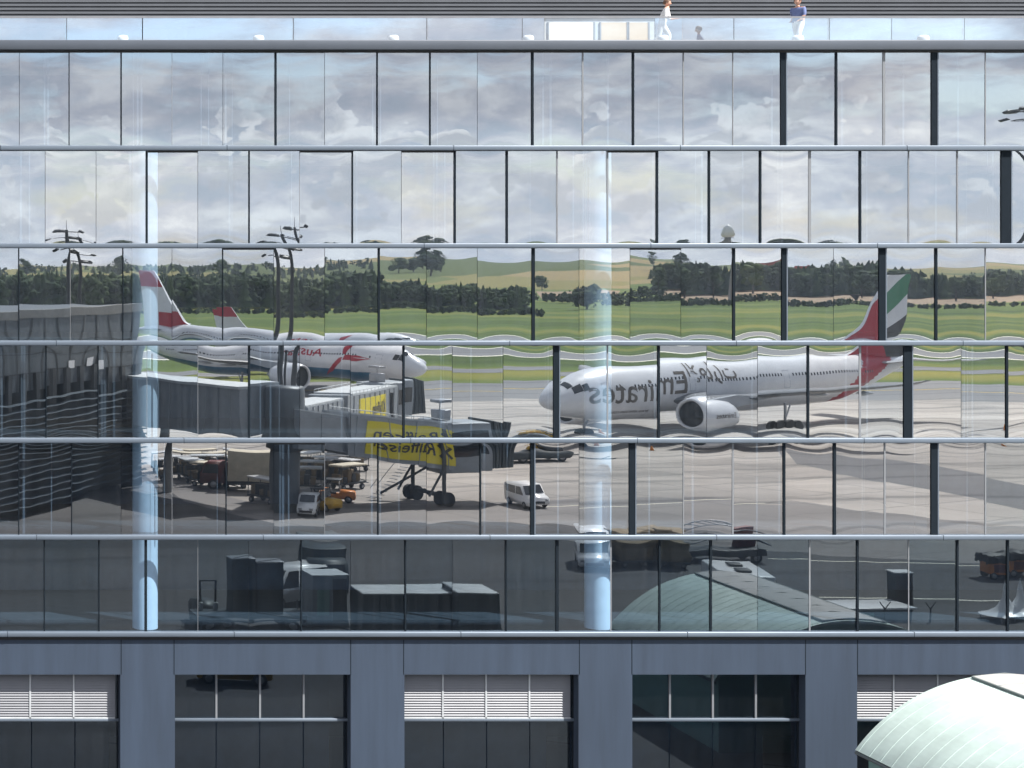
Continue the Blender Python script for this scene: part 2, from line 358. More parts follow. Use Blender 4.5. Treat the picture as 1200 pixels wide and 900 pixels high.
# ground floor
xs=[-393,-331,-126,-64]
openings=[(-326,-126.0),(-64,141),(205,411),(474,678),(741,944),(1004.5,1212),(1273,1480)]
yTop,yBot=790.5,946
mb=MB()
mb.box(XL,XR,D,D+.45,FZ(790.5),FZ(745.8),0)
prev=-330
for a,b in openings:
    if a>prev: mb.box(FX(prev),FX(a),D,D+.75,-.3,FZ(790.5),0)
    prev=b
mb.box(FX(prev),XR,D,D+.75,-.3,FZ(790.5),0)
for x in (-393,-331,-126,-64,142,204,411,473,679,740.5,944,1005,1212,1273):     # panel joints
    mb.box(FX(x-.5),FX(x+.5),D-.003,D+.01,-.3 if False else FZ(790.5),FZ(748),1)
bp(mb,'wall',[M['wall'],M['mullion']])
mb=MB();mb.box(XL,XR,D-.05,D+.0,FZ(749.5),FZ(745.9),0);bp(mb,'drip_seal',M['seal'])
for k,(a,b) in enumerate(openings):
    x0,x1=FX(a),FX(b);zt,zm=FZ(790.5),FZ(847)
    g=MB();Yg=D+.50
    n=4
    for i in range(n):
        xa=x0+(x1-x0)*i/n+.02;xb=x0+(x1-x0)*(i+1)/n-.02
        t1,t2=rnd.gauss(0,.0006),rnd.gauss(0,.0006)
        for (za,zb) in ((zm+.03,zt-.03),(.45,zm-.05)):
            g.add([(xa,Yg+t1,za),(xb,Yg-t1,za),(xb,Yg-t1+t2,zb),(xa,Yg+t1+t2,zb)],[(0,1,2,3)],0)
    wo=bp(g,'ground_floor_window',M['glass_low'],None,False)
    f=MB()
    f.cbox(x0,x1,Yg-.14,Yg-.01,zm-.05,zm+.05,.012,0)
    f.box(x0,x1,Yg-.05,Yg+.05,.0,.44,1)
    if k%2==0:
        for i in range(1,n): f.box(x0+(x1-x0)*i/n-.035,x0+(x1-x0)*i/n+.035,Yg-.06,Yg-.005,zm+.05,zt,2)
    f.box(x0,x0+.05,Yg-.05,Yg-.002,.45,zt,1);f.box(x1-.05,x1,Yg-.05,Yg-.002,.45,zt,1)
    bp(f,'frame',[M['ledge'],M['mullion'],M['joint']],wo)
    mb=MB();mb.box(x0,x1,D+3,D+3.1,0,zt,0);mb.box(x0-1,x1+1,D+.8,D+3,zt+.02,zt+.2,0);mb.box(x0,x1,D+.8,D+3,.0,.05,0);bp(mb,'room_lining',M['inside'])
    if k%2==1:
        bl=MB();ns=17
        xe=x1-.14
        for i in range(ns):
            za=zm+.07+(zt-.12-zm-.07)*i/ns
            bl.add([(x0+.03,Yg-.12,za),(xe,Yg-.12,za),(xe,Yg-.065,za+.085),(x0+.03,Yg-.065,za+.085)],[(0,1,2,3)],0)
            bl.add([(x0+.03,Yg-.122,za-.008),(xe,Yg-.122,za-.008),(xe,Yg-.12,za+.004),(x0+.03,Yg-.12,za+.004)],[(0,1,2,3)],0)
        for q in (.24,.49,.74): bl.box(x0+(x1-x0)*q-.03,x0+(x1-x0)*q+.03,Yg-.135,Yg-.125,zm+.05,zt-.05,1)
        bl.box(x0+.02,xe,Yg-.135,Yg-.03,zm+.055,zm+.10,1)
        bl.box(x0+.01,xe+.01,Yg-.055,Yg-.045,zm+.05,zt,0)
        bp(bl,'blind',[M['blind'],M['conttop']],None,False)
# roof terrace
ztc=FZ(47.5)
mb=MB()
for a,b in [(-330,-152),(-151,-92),(-91,76),(77,167),(168,343),(344.5,502),(503,640),(641,801),(802,972),(973,1130),(1131,1300),(1301,1500)]:
    t=rnd.gauss(0,.004);t2=rnd.gauss(0,.004)
    mb.add([(FX(a),D+.12+t,ztc-.05),(FX(b),D+.12-t,ztc-.05),(FX(b),D+.12-t+t2,FZ(20.5)),(FX(a),D+.12+t+t2,FZ(20.5))],[(0,1,2,3)],0)
bp(mb,'balustrade',M['balustrade'],None,False)
mb=MB();mb.box(XL,XR,D+.09,D+.15,FZ(20.4),FZ(18.6));bp(mb,'handrail',M['steel'])
mb=MB();mb.box(XL,XR,D+.25,D+14,ztc-.15,ztc-.06,0);bp(mb,'terrace_floor',M['concrete'])
YP=D+5.5
def PX(x): return (x+150)*YP/2000.0
def PZ(y): return EYE-(y-310)*YP/2000.0
mb=MB();n=24
zb=PZ(21)
for i in range(n):
    z=zb+i*.155
    mb.add([(XL,YP-.075,z),(XR+6,YP-.075,z),(XR+6,YP-.02,z+.15),(XL,YP-.02,z+.15)],[(0,1,2,3)],0)
    mb.add([(XL,YP-.02,z),(XR+6,YP-.02,z),(XR+6,YP-.075,z),(XL,YP-.075,z)],[(0,1,2,3)],0)
mb.box(XL,XR+6,YP-.01,YP+6,zb,zb+n*.155,0)
bp(mb,'louvre_cladding',[M['louvre'],M['inside']],None,False)
mb=MB();px=[-330,-180,-60,78,167,344,500,612,638];px2=[767,860,972,1045,1130,1250,1400,1500]
for L in (px,px2):
    for a,b in zip(L[:-1],L[1:]):
        t,t2=rnd.gauss(0,.006),rnd.gauss(0,.002)
        mb.add([(PX(a+.6),YP+t,ztc),(PX(b-.6),YP-t,ztc),(PX(b-.6),YP-t+t2,zb),(PX(a+.6),YP+t+t2,zb)],[(0,1,2,3)],0)
bp(mb,'penthouse_glazing',M['pent_glass'],None,False)
mb=MB();mb.box(XL,XR+6,YP+3,YP+3.1,ztc,zb,0);bp(mb,'penthouse_rear_wall',M['blind'])
mb=MB();mb.box(PX(638),PX(767),YP+.0,YP+.05,ztc-.05,zb,0);bp(mb,'entrance_wall',M['conttop'])
for a,b,c in ((643,695,'lit'),(704,734,'lit2'),(737,759,'lit2')):
    mb=MB();mb.box(PX(a),PX(b),YP-.03,YP-.002,ztc,PZ(26.5),0);mb.box(PX(a)-.06,PX(a),YP-.05,YP-.001,ztc,PZ(26),1);mb.box(PX(b),PX(b)+.06,YP-.05,YP-.001,ztc,PZ(26),1)
    tag(bp(mb,'lit_window',[M[c],M['steel']]),'bright lit window on the terrace' if c=='lit' else 'warm cream lit window on the terrace')
lampx=[(144,'leftmost'),(303,'second from the left'),(461,'third from the left'),(619,'just left of the lit windows'),(777,'beside the person in white'),(935,'behind the person in blue'),(1082,'rightmost')]
l0=None
for x,w in lampx:
    Y=D+.9;p=Vector(((x+150)*Y/2000.0,Y,ztc-.06));s='white squat terrace lamp behind the glass balustrade, %s'%w
    if l0 is None:
        l0=thing('terrace_lamp',s,'lamp',p,0,'white lamps along the roof terrace')
        mb=MB();mb.lathe([(.0,.37),(.12,.37),(.18,.34),(.205,.27),(.205,.10),(.18,.06)],n=18);mb.build('lamp_shade',M['white'],l0)
        mb=MB();mb.lathe([(.10,.0),(.10,.07),(.0,.07)],n=12);mb.build('base',M['darksteel'],l0)
    else: dup(l0,p,0,s)
# ------------------------------------------------------------------ people on the terrace
def person(name,label,loc,rz,joints,edges,radii,matfn,headpos,headdir,mats,hairtop=True):
    root=thing(name,label,'person',loc,rz)
    me=bpy.data.meshes.new('body');me.from_pydata([Vector(j) for j in joints],edges,[])
    o=bpy.data.objects.new('body',me);C.objects.link(o)
    sk=o.modifiers.new('s','SKIN');
    for i,v in enumerate(me.skin_vertices[0].data): v.radius=(radii[i],radii[i]*.85 if i<4 else radii[i]);v.use_root=(i==0)
    ss=o.modifiers.new('d','SUBSURF');ss.levels=2;ss.render_levels=2
    bpy.context.view_layer.update()
    dg=bpy.context.evaluated_depsgraph_get();m2=bpy.data.meshes.new_from_object(o.evaluated_get(dg))
    bpy.data.objects.remove(o)
    # head joined into the same mesh
    bm=bmesh.new();bm.from_mesh(m2)
    h=bmesh.new();bmesh.ops.create_uvsphere(h,u_segments=20,v_segments=14,radius=.115)
    hp=Vector(headpos);hd=Vector(headdir).normalized();ang=math.atan2(hd.y,hd.x)
    for v in h.verts:
        c=v.co;c.z*=1.18;c.y*=.82
        if c.x>.085 and -.05<c.z<.02 and abs(c.y)<.025: c.x+=.028          # nose
        if c.z<-.07: c.x*=.85 if c.x<0 else 1.0;c.y*=.85                      # jaw
        if .01<c.z<.035 and .02<abs(c.y)<.06 and c.x>.06: c.x-=.008           # eye sockets
        if abs(c.y)>.09 and abs(c.x)<.02 and abs(c.z)<.03: c.y*=1.15          # ears
    hm=bpy.data.meshes.new('h');h.to_mesh(hm);h.free();hm.transform(Matrix.Translation(hp)@Matrix.Rotation(ang,4,'Z')@Matrix.Rotation(R(12),4,'Y'))
    bm.from_mesh(hm);m2.clear_geometry();bm.to_mesh(m2);bm.free()
    for m in mats: m2.materials.append(m)
    for p in m2.polygons: p.material_index=matfn(p.center);p.use_smooth=True
    root.scale=(1.1,1.2,1.04)
    b=bpy.data.objects.new('body',m2);C.objects.link(b);b.parent=root
    mb=MB();hb=bmesh.new();bmesh.ops.create_uvsphere(hb,u_segments=18,v_segments=12,radius=.128)
    dl=[f for f in hb.faces if (f.calc_center_median().z<-.01 and f.calc_center_median().x>-.02) or f.calc_center_median().z<-.07 or (f.calc_center_median().x>.07 and f.calc_center_median().z<.07)]
    bmesh.ops.delete(hb,geom=dl,context='FACES')
    for v in hb.verts: v.co.z*=1.15;v.co.y*=.86;v.co+=Vector((-.008,0,.012));v.co*=1+.03*noise.noise(v.co*30)
    mb.addbm(hb,0,Matrix.Translation(hp)@Matrix.Rotation(ang,4,'Z')@Matrix.Rotation(R(12),4,'Y'),True)
    mb.build('hair',M['hair'],root)
    return root
# walking man seen from the side; local x = walking direction
def walker(lean,armf,armb,hands=True,leg=1):
    J=[(0,0,.95),(0+lean*.3,0,1.15),(lean*.7,0,1.36),(lean,0,1.47),(lean+.03,0,1.56),   # pelvis,waist,chest,neck,
       (.0,.10,.90),(.22*leg,.10,.50),(.20*leg,.10,.09),(.34*leg,.10,.05),
       (.0,-.10,.90),(-.08,-.10,.50),(-.33,-.10,.14),(-.24,-.10,.05),
       (lean*.9,.19,1.41),armf[0],armf[1],armf[2],
       (lean*.9,-.19,1.41),armb[0],armb[1],armb[2]]
    E=[(0,1),(1,2),(2,3),(3,4),(0,5),(5,6),(6,7),(7,8),(0,9),(9,10),(10,11),(11,12),(2,13),(13,14),(14,15),(15,16),(2,17),(17,18),(18,19),(19,20)]
    Rr=[.17,.165,.19,.08,.06,.12,.08,.05,.04,.12,.08,.05,.04,.085,.052,.036,.030,.085,.052,.036,.030]
    # five fingers on each hand
    n=len(J)
    for w,(wx,wy,wz) in ((16,armf[2]),(20,armb[2])):
        el=Vector(J[w-1]);wr=Vector((wx,wy,wz));dr=(wr-el).normalized();sd=dr.cross(Vector((0,0,1)));sd=sd.normalized() if sd.length>.1 else Vector((0,1,0))
        for k,(o,l) in enumerate(((-.03,.075),(-.01,.09),(.012,.085),(.033,.065),(-.055,.04))):
            a=wr+sd*o+dr*(.035 if k<4 else 0);b=a+dr*l*.55+Vector((0,0,-.004));c=b+dr*l*.45+Vector((.004,0,-.016))
            i0=len(J);J+=[tuple(a),tuple(b),tuple(c)];Rr+=[.010,.009,.008];E+=[(w,i0),(i0,i0+1),(i0+1,i0+2)]
    return J,E,Rr
zf=ztc-.06
Yp=D+1.7
J,E,Rr=walker(.16,[(.22,.20,1.14),(.42,.17,1.10),(.50,.16,1.11)],[(.10,-.22,1.12),(.30,-.18,1.03),(.40,-.16,1.04)])
def mf(c):
    if c.z<1.0 and abs(c.y)<.3 and not (c.x>.2 and c.z>.98): return 1 if c.z>.08 else 3
    if c.z<1.44 and not (c.x>.28): return 0
    return 2
person('person','person in white top and white trousers walking right on the roof terrace',((779+150)*Yp/2000-.1,Yp,zf-.04),R(-28),J,E,Rr,mf,(.16,0,1.66),(1,-.25,0),[M['shirtwhite'],M['white'],M['skin'],M['darksteel']])
J,E,Rr=walker(.03,[(.10,.25,1.16),(.20,.16,.98),(.22,.10,.95)],[(-.16,-.26,1.16),(-.02,-.22,1.0),(.06,-.2,.98)],leg=.8)
def mf2(c):
    if c.z<.93 and abs(c.y)<.22: return 1 if c.z>.08 else 3
    if c.z<1.46 and not (c.z<1.15 and abs(c.y)>.17) and not (c.x>.16 and c.z<1.12): return 0
    return 2
person('person','person in blue shirt and white trousers walking left on the roof terrace',((935+150)*Yp/2000+.02,Yp,zf-.0),R(212),J,E,Rr,mf2,(.05,0,1.68),(1,.2,0),[M['shirtblue'],M['white'],M['skin'],M['darksteel']])

# ------------------------------------------------------------------ ground
def sheet(name,pts,z,m,label=None):
    mb=MB();mb.add([(p[0],p[1],z) for p in pts],[tuple(range(len(pts)))],0)
    return tag(mb.build(name,m,None),kind='structure')
def Yd(d): return 2*D-d
BX0,BX1=-1500,3000
sheet('ground',[(-9000,-9000),(9000,-9000),(9000,9000),(-9000,9000)],-.05,M['grass'])
sheet('apron',[(BX0,Yd(244)),(BX1,Yd(244)),(BX1,110),(BX0,110)],0,M['apron'])
sheet('taxiway',[(BX0,Yd(281)),(BX1,Yd(281)),(BX1,Yd(244)),(BX0,Yd(244))],.0,M['taxi'])
def gp(*a): return [(q.x,q.y) for q in (G(*k) for k in a)]
sheet('asphalt_stand',[(-60,-40)]+gp((170,556),(215,590),(330,618),(560,612),(760,628),(900,645),(1060,655),(1330,664))+[(140,62.3),(-60,62.3)],.010,M['asphalt'])  # asphalt, carried left to darken the ground beside the terminal
sheet('old_concrete',[(-60,-41)]+gp((168,552),(300,592),(480,590),(640,588),(760,583),(950,590),(1330,640))+[(140,62.3),(-60,62.3)],.005,M['oldcon'])  # mid-tone band between the pale apron and the asphalt
g=[G(915,524),G(1060,540),G(1330,590),G(1330,625),G(1130,582),(G(930,545))]
sheet('lane',[(p.x,p.y) for p in g],.005,M['lane'])  # darker diagonal band laid over the apron
sheet('service_road',[(BX0,Yd(321)),(BX1,Yd(321)),(BX1,Yd(309)),(BX0,Yd(309))],-.01,M['taxi'])
sheet('far_taxiway',[(BX0,Yd(412)),(BX1,Yd(412)),(BX1,Yd(372)),(BX0,Yd(372))],-.01,M['taxi'])
sheet('taxiway_shoulder',[(BX0,Yd(416)),(BX1,Yd(416)),(BX1,Yd(412)),(BX0,Yd(412))],-.01,M['line'])
sheet('taxiway_edge',[(BX0,Yd(372)),(BX1,Yd(372)),(BX1,Yd(368)),(BX0,Yd(368))],-.01,M['line'])
sheet('taxiway_centreline',[(BX0,Yd(263)),(BX1,Yd(263)),(BX1,Yd(262.4)),(BX0,Yd(262.4))],.02,M['yline'])
mb=MB()
for a,b in ((G(1010,505),G(1280,520)),(G(640,596),G(900,586)),(G(900,655),G(1190,662)),(G(700,650),G(900,645)),(G(960,700),G(1180,703))):
    dv=(b-a).normalized();nn=Vector((-dv.y,dv.x,0))*.13
    mb.add([a+nn,b+nn,b-nn,a-nn],[(0,1,2,3)],0)
mb.v=[(x,y,.012) for x,y,z in mb.v];tag(mb.build('painted_markings',M['line'],None,False),kind='structure')
# harvested field strips, and the rising farmland behind them
mb=MB()
for (xa,xb,ya,yb) in ((775,1000,345,356),(1000,1230,346,353),(640,720,340,350)):
    q=[G(xa,yb),G(xb,yb),G(xb+8,ya),G(xa-8,ya)];mb.add(q,[(0,1,2,3)],0)
mb.v=[(x,y,-.03) for x,y,z in mb.v];tag(mb.build('stubble_field',M['tanfield'],None,False),kind='structure')
def hillz(x,d):
    px=-150+2000*x/d
    t=max(0,min(1,(d-1250)/1500.0));t=t*t*(3-2*t)
    prof=22+9*math.exp(-((px-680)/150)**2)+5*math.exp(-((px-480)/60)**2)-4*math.exp(-((px-860)/60)**2)-1*math.exp(-((px-100)/200)**2)+3*math.exp(-((px-1150)/90)**2)
    return -1+t*prof+1.2*t*noise.noise(Vector((x*.004,d*.004,0)))
mb=MB();nx,nd=150,34;vs=[]
for j in range(nd+1):
    d=1180+j*55.0
    for i in range(nx+1):
        px=-500+i*2300/nx;x=(px+150)*d/2000;vs.append((x,Yd(d),hillz(x,d) if j<nd else -1.5))
mb.add(vs,[(j*(nx+1)+i,j*(nx+1)+i+1,(j+1)*(nx+1)+i+1,(j+1)*(nx+1)+i) for j in range(nd) for i in range(nx)],0,True)
tag(mb.build('hills',M['field']),kind='structure')
# ------------------------------------------------------------------ trees
_ICO={}
def ico(n):
    if n not in _ICO:
        bm=bmesh.new();bmesh.ops.create_icosphere(bm,subdivisions=n,radius=1);bm.verts.index_update()
        _ICO[n]=([v.co.copy() for v in bm.verts],[[v.index for v in f.verts] for f in bm.faces]);bm.free()
    return _ICO[n]
def blob(mb,c,r,seed,flat=.85,n=1,rag=.38,m=0):
    V_,F_=ico(n);o=Vector((seed*3.1,seed*1.7,seed));out=[]
    for q in V_:
        k=1+(rag*noise.noise(q*1.9+o) if n>1 else 0)+random.uniform(-.24,.24)
        out.append((c.x+q.x*r*k,c.y+q.y*r*k,c.z+q.z*r*flat*k))
    mb.add(out,F_,m)
def leafy(mb,c,r,n,size,m=0):
    for _ in range(n):
        d=Vector((random.gauss(0,1),random.gauss(0,1),random.gauss(0,1))).normalized()*r*random.uniform(.55,1.12)
        p=c+Vector((d.x,d.y,d.z*.85));a=Vector((random.gauss(0,1),random.gauss(0,1),random.gauss(0,1))).normalized();b=a.orthogonal().normalized()
        s=size*random.uniform(.6,1.3);a=a.cross(b)*s;b=b*s
        mb.add([p-a,p+b*.7,p+a,p-b*.7],[(0,1,2,3)],m)
def crown(mb,c,h,w,kind,seed,m=0,detail=1):
    if kind=='fir':
        k=5
        for i in range(k):
            z=c.z+h*(.12+.86*i/k);rr=w*.5*(1-i/k)+.4
            mb.lathe([(rr*random.uniform(.85,1.1),z-h*.04),(rr*.45,z+h*.13),(.05,z+h*.24)],(c.x,c.y,0),n=7,m=m,smooth=False)
    else:
        for i in range(9 if detail==1 else 16):
            a=random.uniform(0,6.28);t_=random.uniform(.28,.90);q=random.uniform(.05,.42)*w*math.sqrt(max(.05,1-((t_-.5)/.5)**2))
            p=c+Vector((math.cos(a)*q,math.sin(a)*q,h*t_))
            blob(mb,p,w*random.uniform(.11,.24),seed+i,.9,1 if detail==1 else 2,.4,m)
def wood(name,label,bands,count,dens_seed,m='leaf'):
    random.seed(dens_seed);mb=MB()
    for k in range(count):
        x0,x1,d0,d1,h0,h1,fir=random.choices(bands,weights=[(b[1]-b[0]) for b in bands])[0]
        d=random.uniform(d0,d1);px=random.uniform(x0,x1);x=(px+150)*d/2000
        h=random.uniform(h0,h1)*(1+.22*noise.noise(Vector((px*.03,d*.01,3))));z=hillz(x,d) if d>1200 else 0
        kind='fir' if random.random()<fir else 'round'
        cw=random.uniform(5,9)*h/12;crown(mb,Vector((x,Yd(d),z-.5)),h,cw,kind,k)
        leafy(mb,Vector((x,Yd(d),z-.5+h*.6)),max(cw*.5,h*.28),22,.5)
    o=mb.build(name,M[m],None,False);tag(o,label,'wood' if 'hedge' not in name else 'hedge',kind='stuff');return o
wood('woodland','dark mixed wood running behind the airfield on the left half',[(-60,190,720,800,13.5,16.5,.35),(190,450,720,790,12,14.5,.35),(430,620,720,760,8.5,11,.2)],900,1)
wood('woodland','distant wooded ridge on the hill at the left',[(-60,440,1850,2150,9,13,.4),(150,440,1500,1750,5,8,.3),(-60,440,1250,1350,11,14,.3)],700,2)
wood('woodland','dark wood along the field edge on the right half',[(770,1080,1060,1140,15,22,.4),(1080,1230,1060,1130,12,16,.3)],620,3)
wood('woodland','far tree clumps on the farmland hill top',[(760,850,1500,1700,8,12,.2),(950,1060,1500,1600,10,14,.5),(1120,1230,1700,1900,6,10,.2)],120,4)
wood('hedge','low dark hedges on the far edge of the airfield grass',[(700,1000,800,815,3.0,4.6,0),(700,1250,800,812,2.4,3.6,0),(0,640,640,655,2.0,3.2,0),(330,640,650,660,2.5,3.6,0),(600,780,880,900,4,7,0)],900,5)
random.seed(21)
tl=[(640,345,20,16,'lone round tree left of the pale window column, on the green hill'),(688,362,26,30,'broad dark bush beside the stubble strip'),(278,338,24,16,'round tree on the hillside field at the left'),
    (470,300,22,20,'dark tree highest on the left ridge'),(505,296,26,24,'dense dark tree at the ridge end'),(487,306,20,20,'small tree between the two ridge trees'),
    (770,335,34,18,'tall narrow poplar on the hill'),(800,340,38,26,'large round tree left of the radar tower'),(833,342,40,24,'tall tree touching the radar tower'),(884,342,44,28,'tallest broad tree right of the radar tower'),
    (1010,345,36,24,'dark tree left of the striped tail fin'),(1115,350,28,24,'bushy tree right of the striped tail fin'),(1160,348,26,22,'bushy tree near the right end of the field')]
tl+=[(30,-298,0,17,'dark round tree at the far left of the ridge, above the terminal'),(140,-298,0,24,'wide dark tree on the ridge above the terminal roof'),(260,-299,0,18,'wide tree on the ridge left of the pier masts'),
     (498,-283,0,22,'tallest pointed tree crowning the left ridge'),(514,-287,0,18,'narrow tree right of the tallest one on the left ridge'),(764,-284,0,11,'slim dark poplar breaking the skyline left of the radar tower'),
     (796,-290,0,18,'round tree on the skyline left of the radar tower'),(970,-296,0,14,'spiky tree clump on the skyline left of the striped tail'),(990,-295,0,14,'spiky tree clump on the skyline nearest the striped tail')]
for i,(x,yb,hp,wp,lab) in enumerate(tl):
    d=1000 if yb>330 else 1700
    if x in (640,278): d=1350
    if x==688: d=750
    if yb<0:
        d=1800;hp=((EYE-(-yb-310)*d/2000.)-hillz((x+150)*d/2000.,d))*2000./d
    h=hp*d/2000.0;w=wp*d/2000.0
    X=(x+150)*d/2000.0;zb_=(hillz(X,d) if d>1200 else 0)
    t=thing('tree',lab,'tree',(X,Yd(d),zb_),0,'single trees beyond the airfield')
    mb=MB();mb.tube((0,0,0),(0,0,h*.6),w*.035+.1,w*.02+.05,8)
    for k in range(4):
        a=k*1.6;mb.tube((0,0,h*(.25+.08*k)),(math.cos(a)*w*.28,math.sin(a)*w*.28,h*(.5+.08*k)),w*.015+.05,.05,6)
    mb.build('trunk',M['bark'],t)
    mb=MB();crown(mb,Vector((0,0,0)),h,w,'round',i*7,0,2);leafy(mb,Vector((0,0,h*.58)),w*.5,420,w*.04);mb.build('crown',M['leaf'] if i%3 else M['leaf2'],t,False)
# radar tower and farmhouse
X=(856+150)*900/2000.;t=thing('radar_tower','white egg shaped radome on a slim tower among the trees','tower',(X,Yd(900),0))
mb=MB();mb.tube((0,0,0),(0,0,28),1.6,1.1,12);mb.tube((0,0,26.6),(0,0,27.4),2.2,2.2,12);mb.build('tower',M['concrete'],t)
mb=MB();mb.lathe([(.9,27.4),(2.4,28.8),(3.1,31.5),(3.0,34.5),(2.3,37.5),(1.1,39.2),(0,39.7)],n=18);mb.build('radome',M['white'],t)
for (x,y,w,lab) in ((905,344,26,'red roofed farmhouse among the trees'),(940,343,18,'small pale farmhouse with red roof, right of the larger one')):
    d=1165;X=(x+150)*d/2000.;L=w*d/2000.
    t=thing('farmhouse',lab,'house',(X,Yd(d),0));mb=MB();mb.box(-L/2,L/2,-4,4,0,16.5);mb.build('wall',M['cream'],t)
    mb=MB();mb.prism([(-L/2-.5,16.3),(L/2+.5,16.3),(L/2-2,21.4),(-L/2+2,21.4)],-4.6,4.6);rf=mb.build('roof',M['brick'],t)
    mb=MB();mb.box(L/4-.5,L/4+.5,-.5,.5,19,22.6);mb.build('chimney',M['brick'],rf)
    for k in range(3):
        mb=MB();mb.box(-L/3+k*L/3-.6,-L/3+k*L/3+.6,4,4.1,13,14.8);mb.build('window',M['darkglass'],t)

# ------------------------------------------------------------------ text
def textmesh(s,size,bold=0):
    cu=bpy.data.curves.new('t','FONT');cu.body=s;cu.size=size;cu.offset=bold;cu.resolution_u=4
    o=bpy.data.objects.new('t',cu);C.objects.link(o);bpy.context.view_layer.update()
    me=bpy.data.meshes.new_from_object(o.evaluated_get(bpy.context.evaluated_depsgraph_get()))
    bpy.data.objects.remove(o);bm=bmesh.new();bm.from_mesh(me);bpy.data.meshes.remove(me)
    if bm.verts:
        mx=min(v.co.x for v in bm.verts)
        for v in bm.verts: v.co.x-=mx
    return bm
def slice_y(bm,step):
    if not bm.verts: return
    y0=min(v.co.y for v in bm.verts);y1=max(v.co.y for v in bm.verts);y=y0+step
    while y<y1:
        bmesh.ops.bisect_plane(bm,geom=bm.verts[:]+bm.edges[:]+bm.faces[:],plane_co=(0,y,0),plane_no=(0,1,0));y+=step
# ------------------------------------------------------------------ aircraft
ST=[(0,.03,4.45),(.25,.55,4.5),(.8,1.0,4.62),(1.6,1.42,4.80),(2.6,1.85,5.0),(3.8,2.25,5.2),(5.2,2.62,5.36),(7,2.92,5.46),(9,3.07,5.5),(11,3.1,5.5)]+[(s,3.1,5.5) for s in range(14,44,3)]+[(45,3.05,5.55),(48,2.88,5.72),(51,2.6,6.0),(54,2.2,6.35),(57,1.7,6.78),(59.5,1.25,7.1),(61.5,.85,7.35),(63,.45,7.5),(63.7,.12,7.55)]
def stat(s):
    for (a,b) in zip(ST[:-1],ST[1:]):
        if a[0]<=s<=b[0]:
            t=(s-a[0])/(b[0]-a[0]);return a[1]+(b[1]-a[1])*t,a[2]+(b[2]-a[2])*t
    return ST[-1][1],ST[-1][2]
def surf(s,ang,off,side):
    r,zc=stat(s);return Vector((s,side*math.cos(ang)*(r+off),zc+math.sin(ang)*(r+off)))
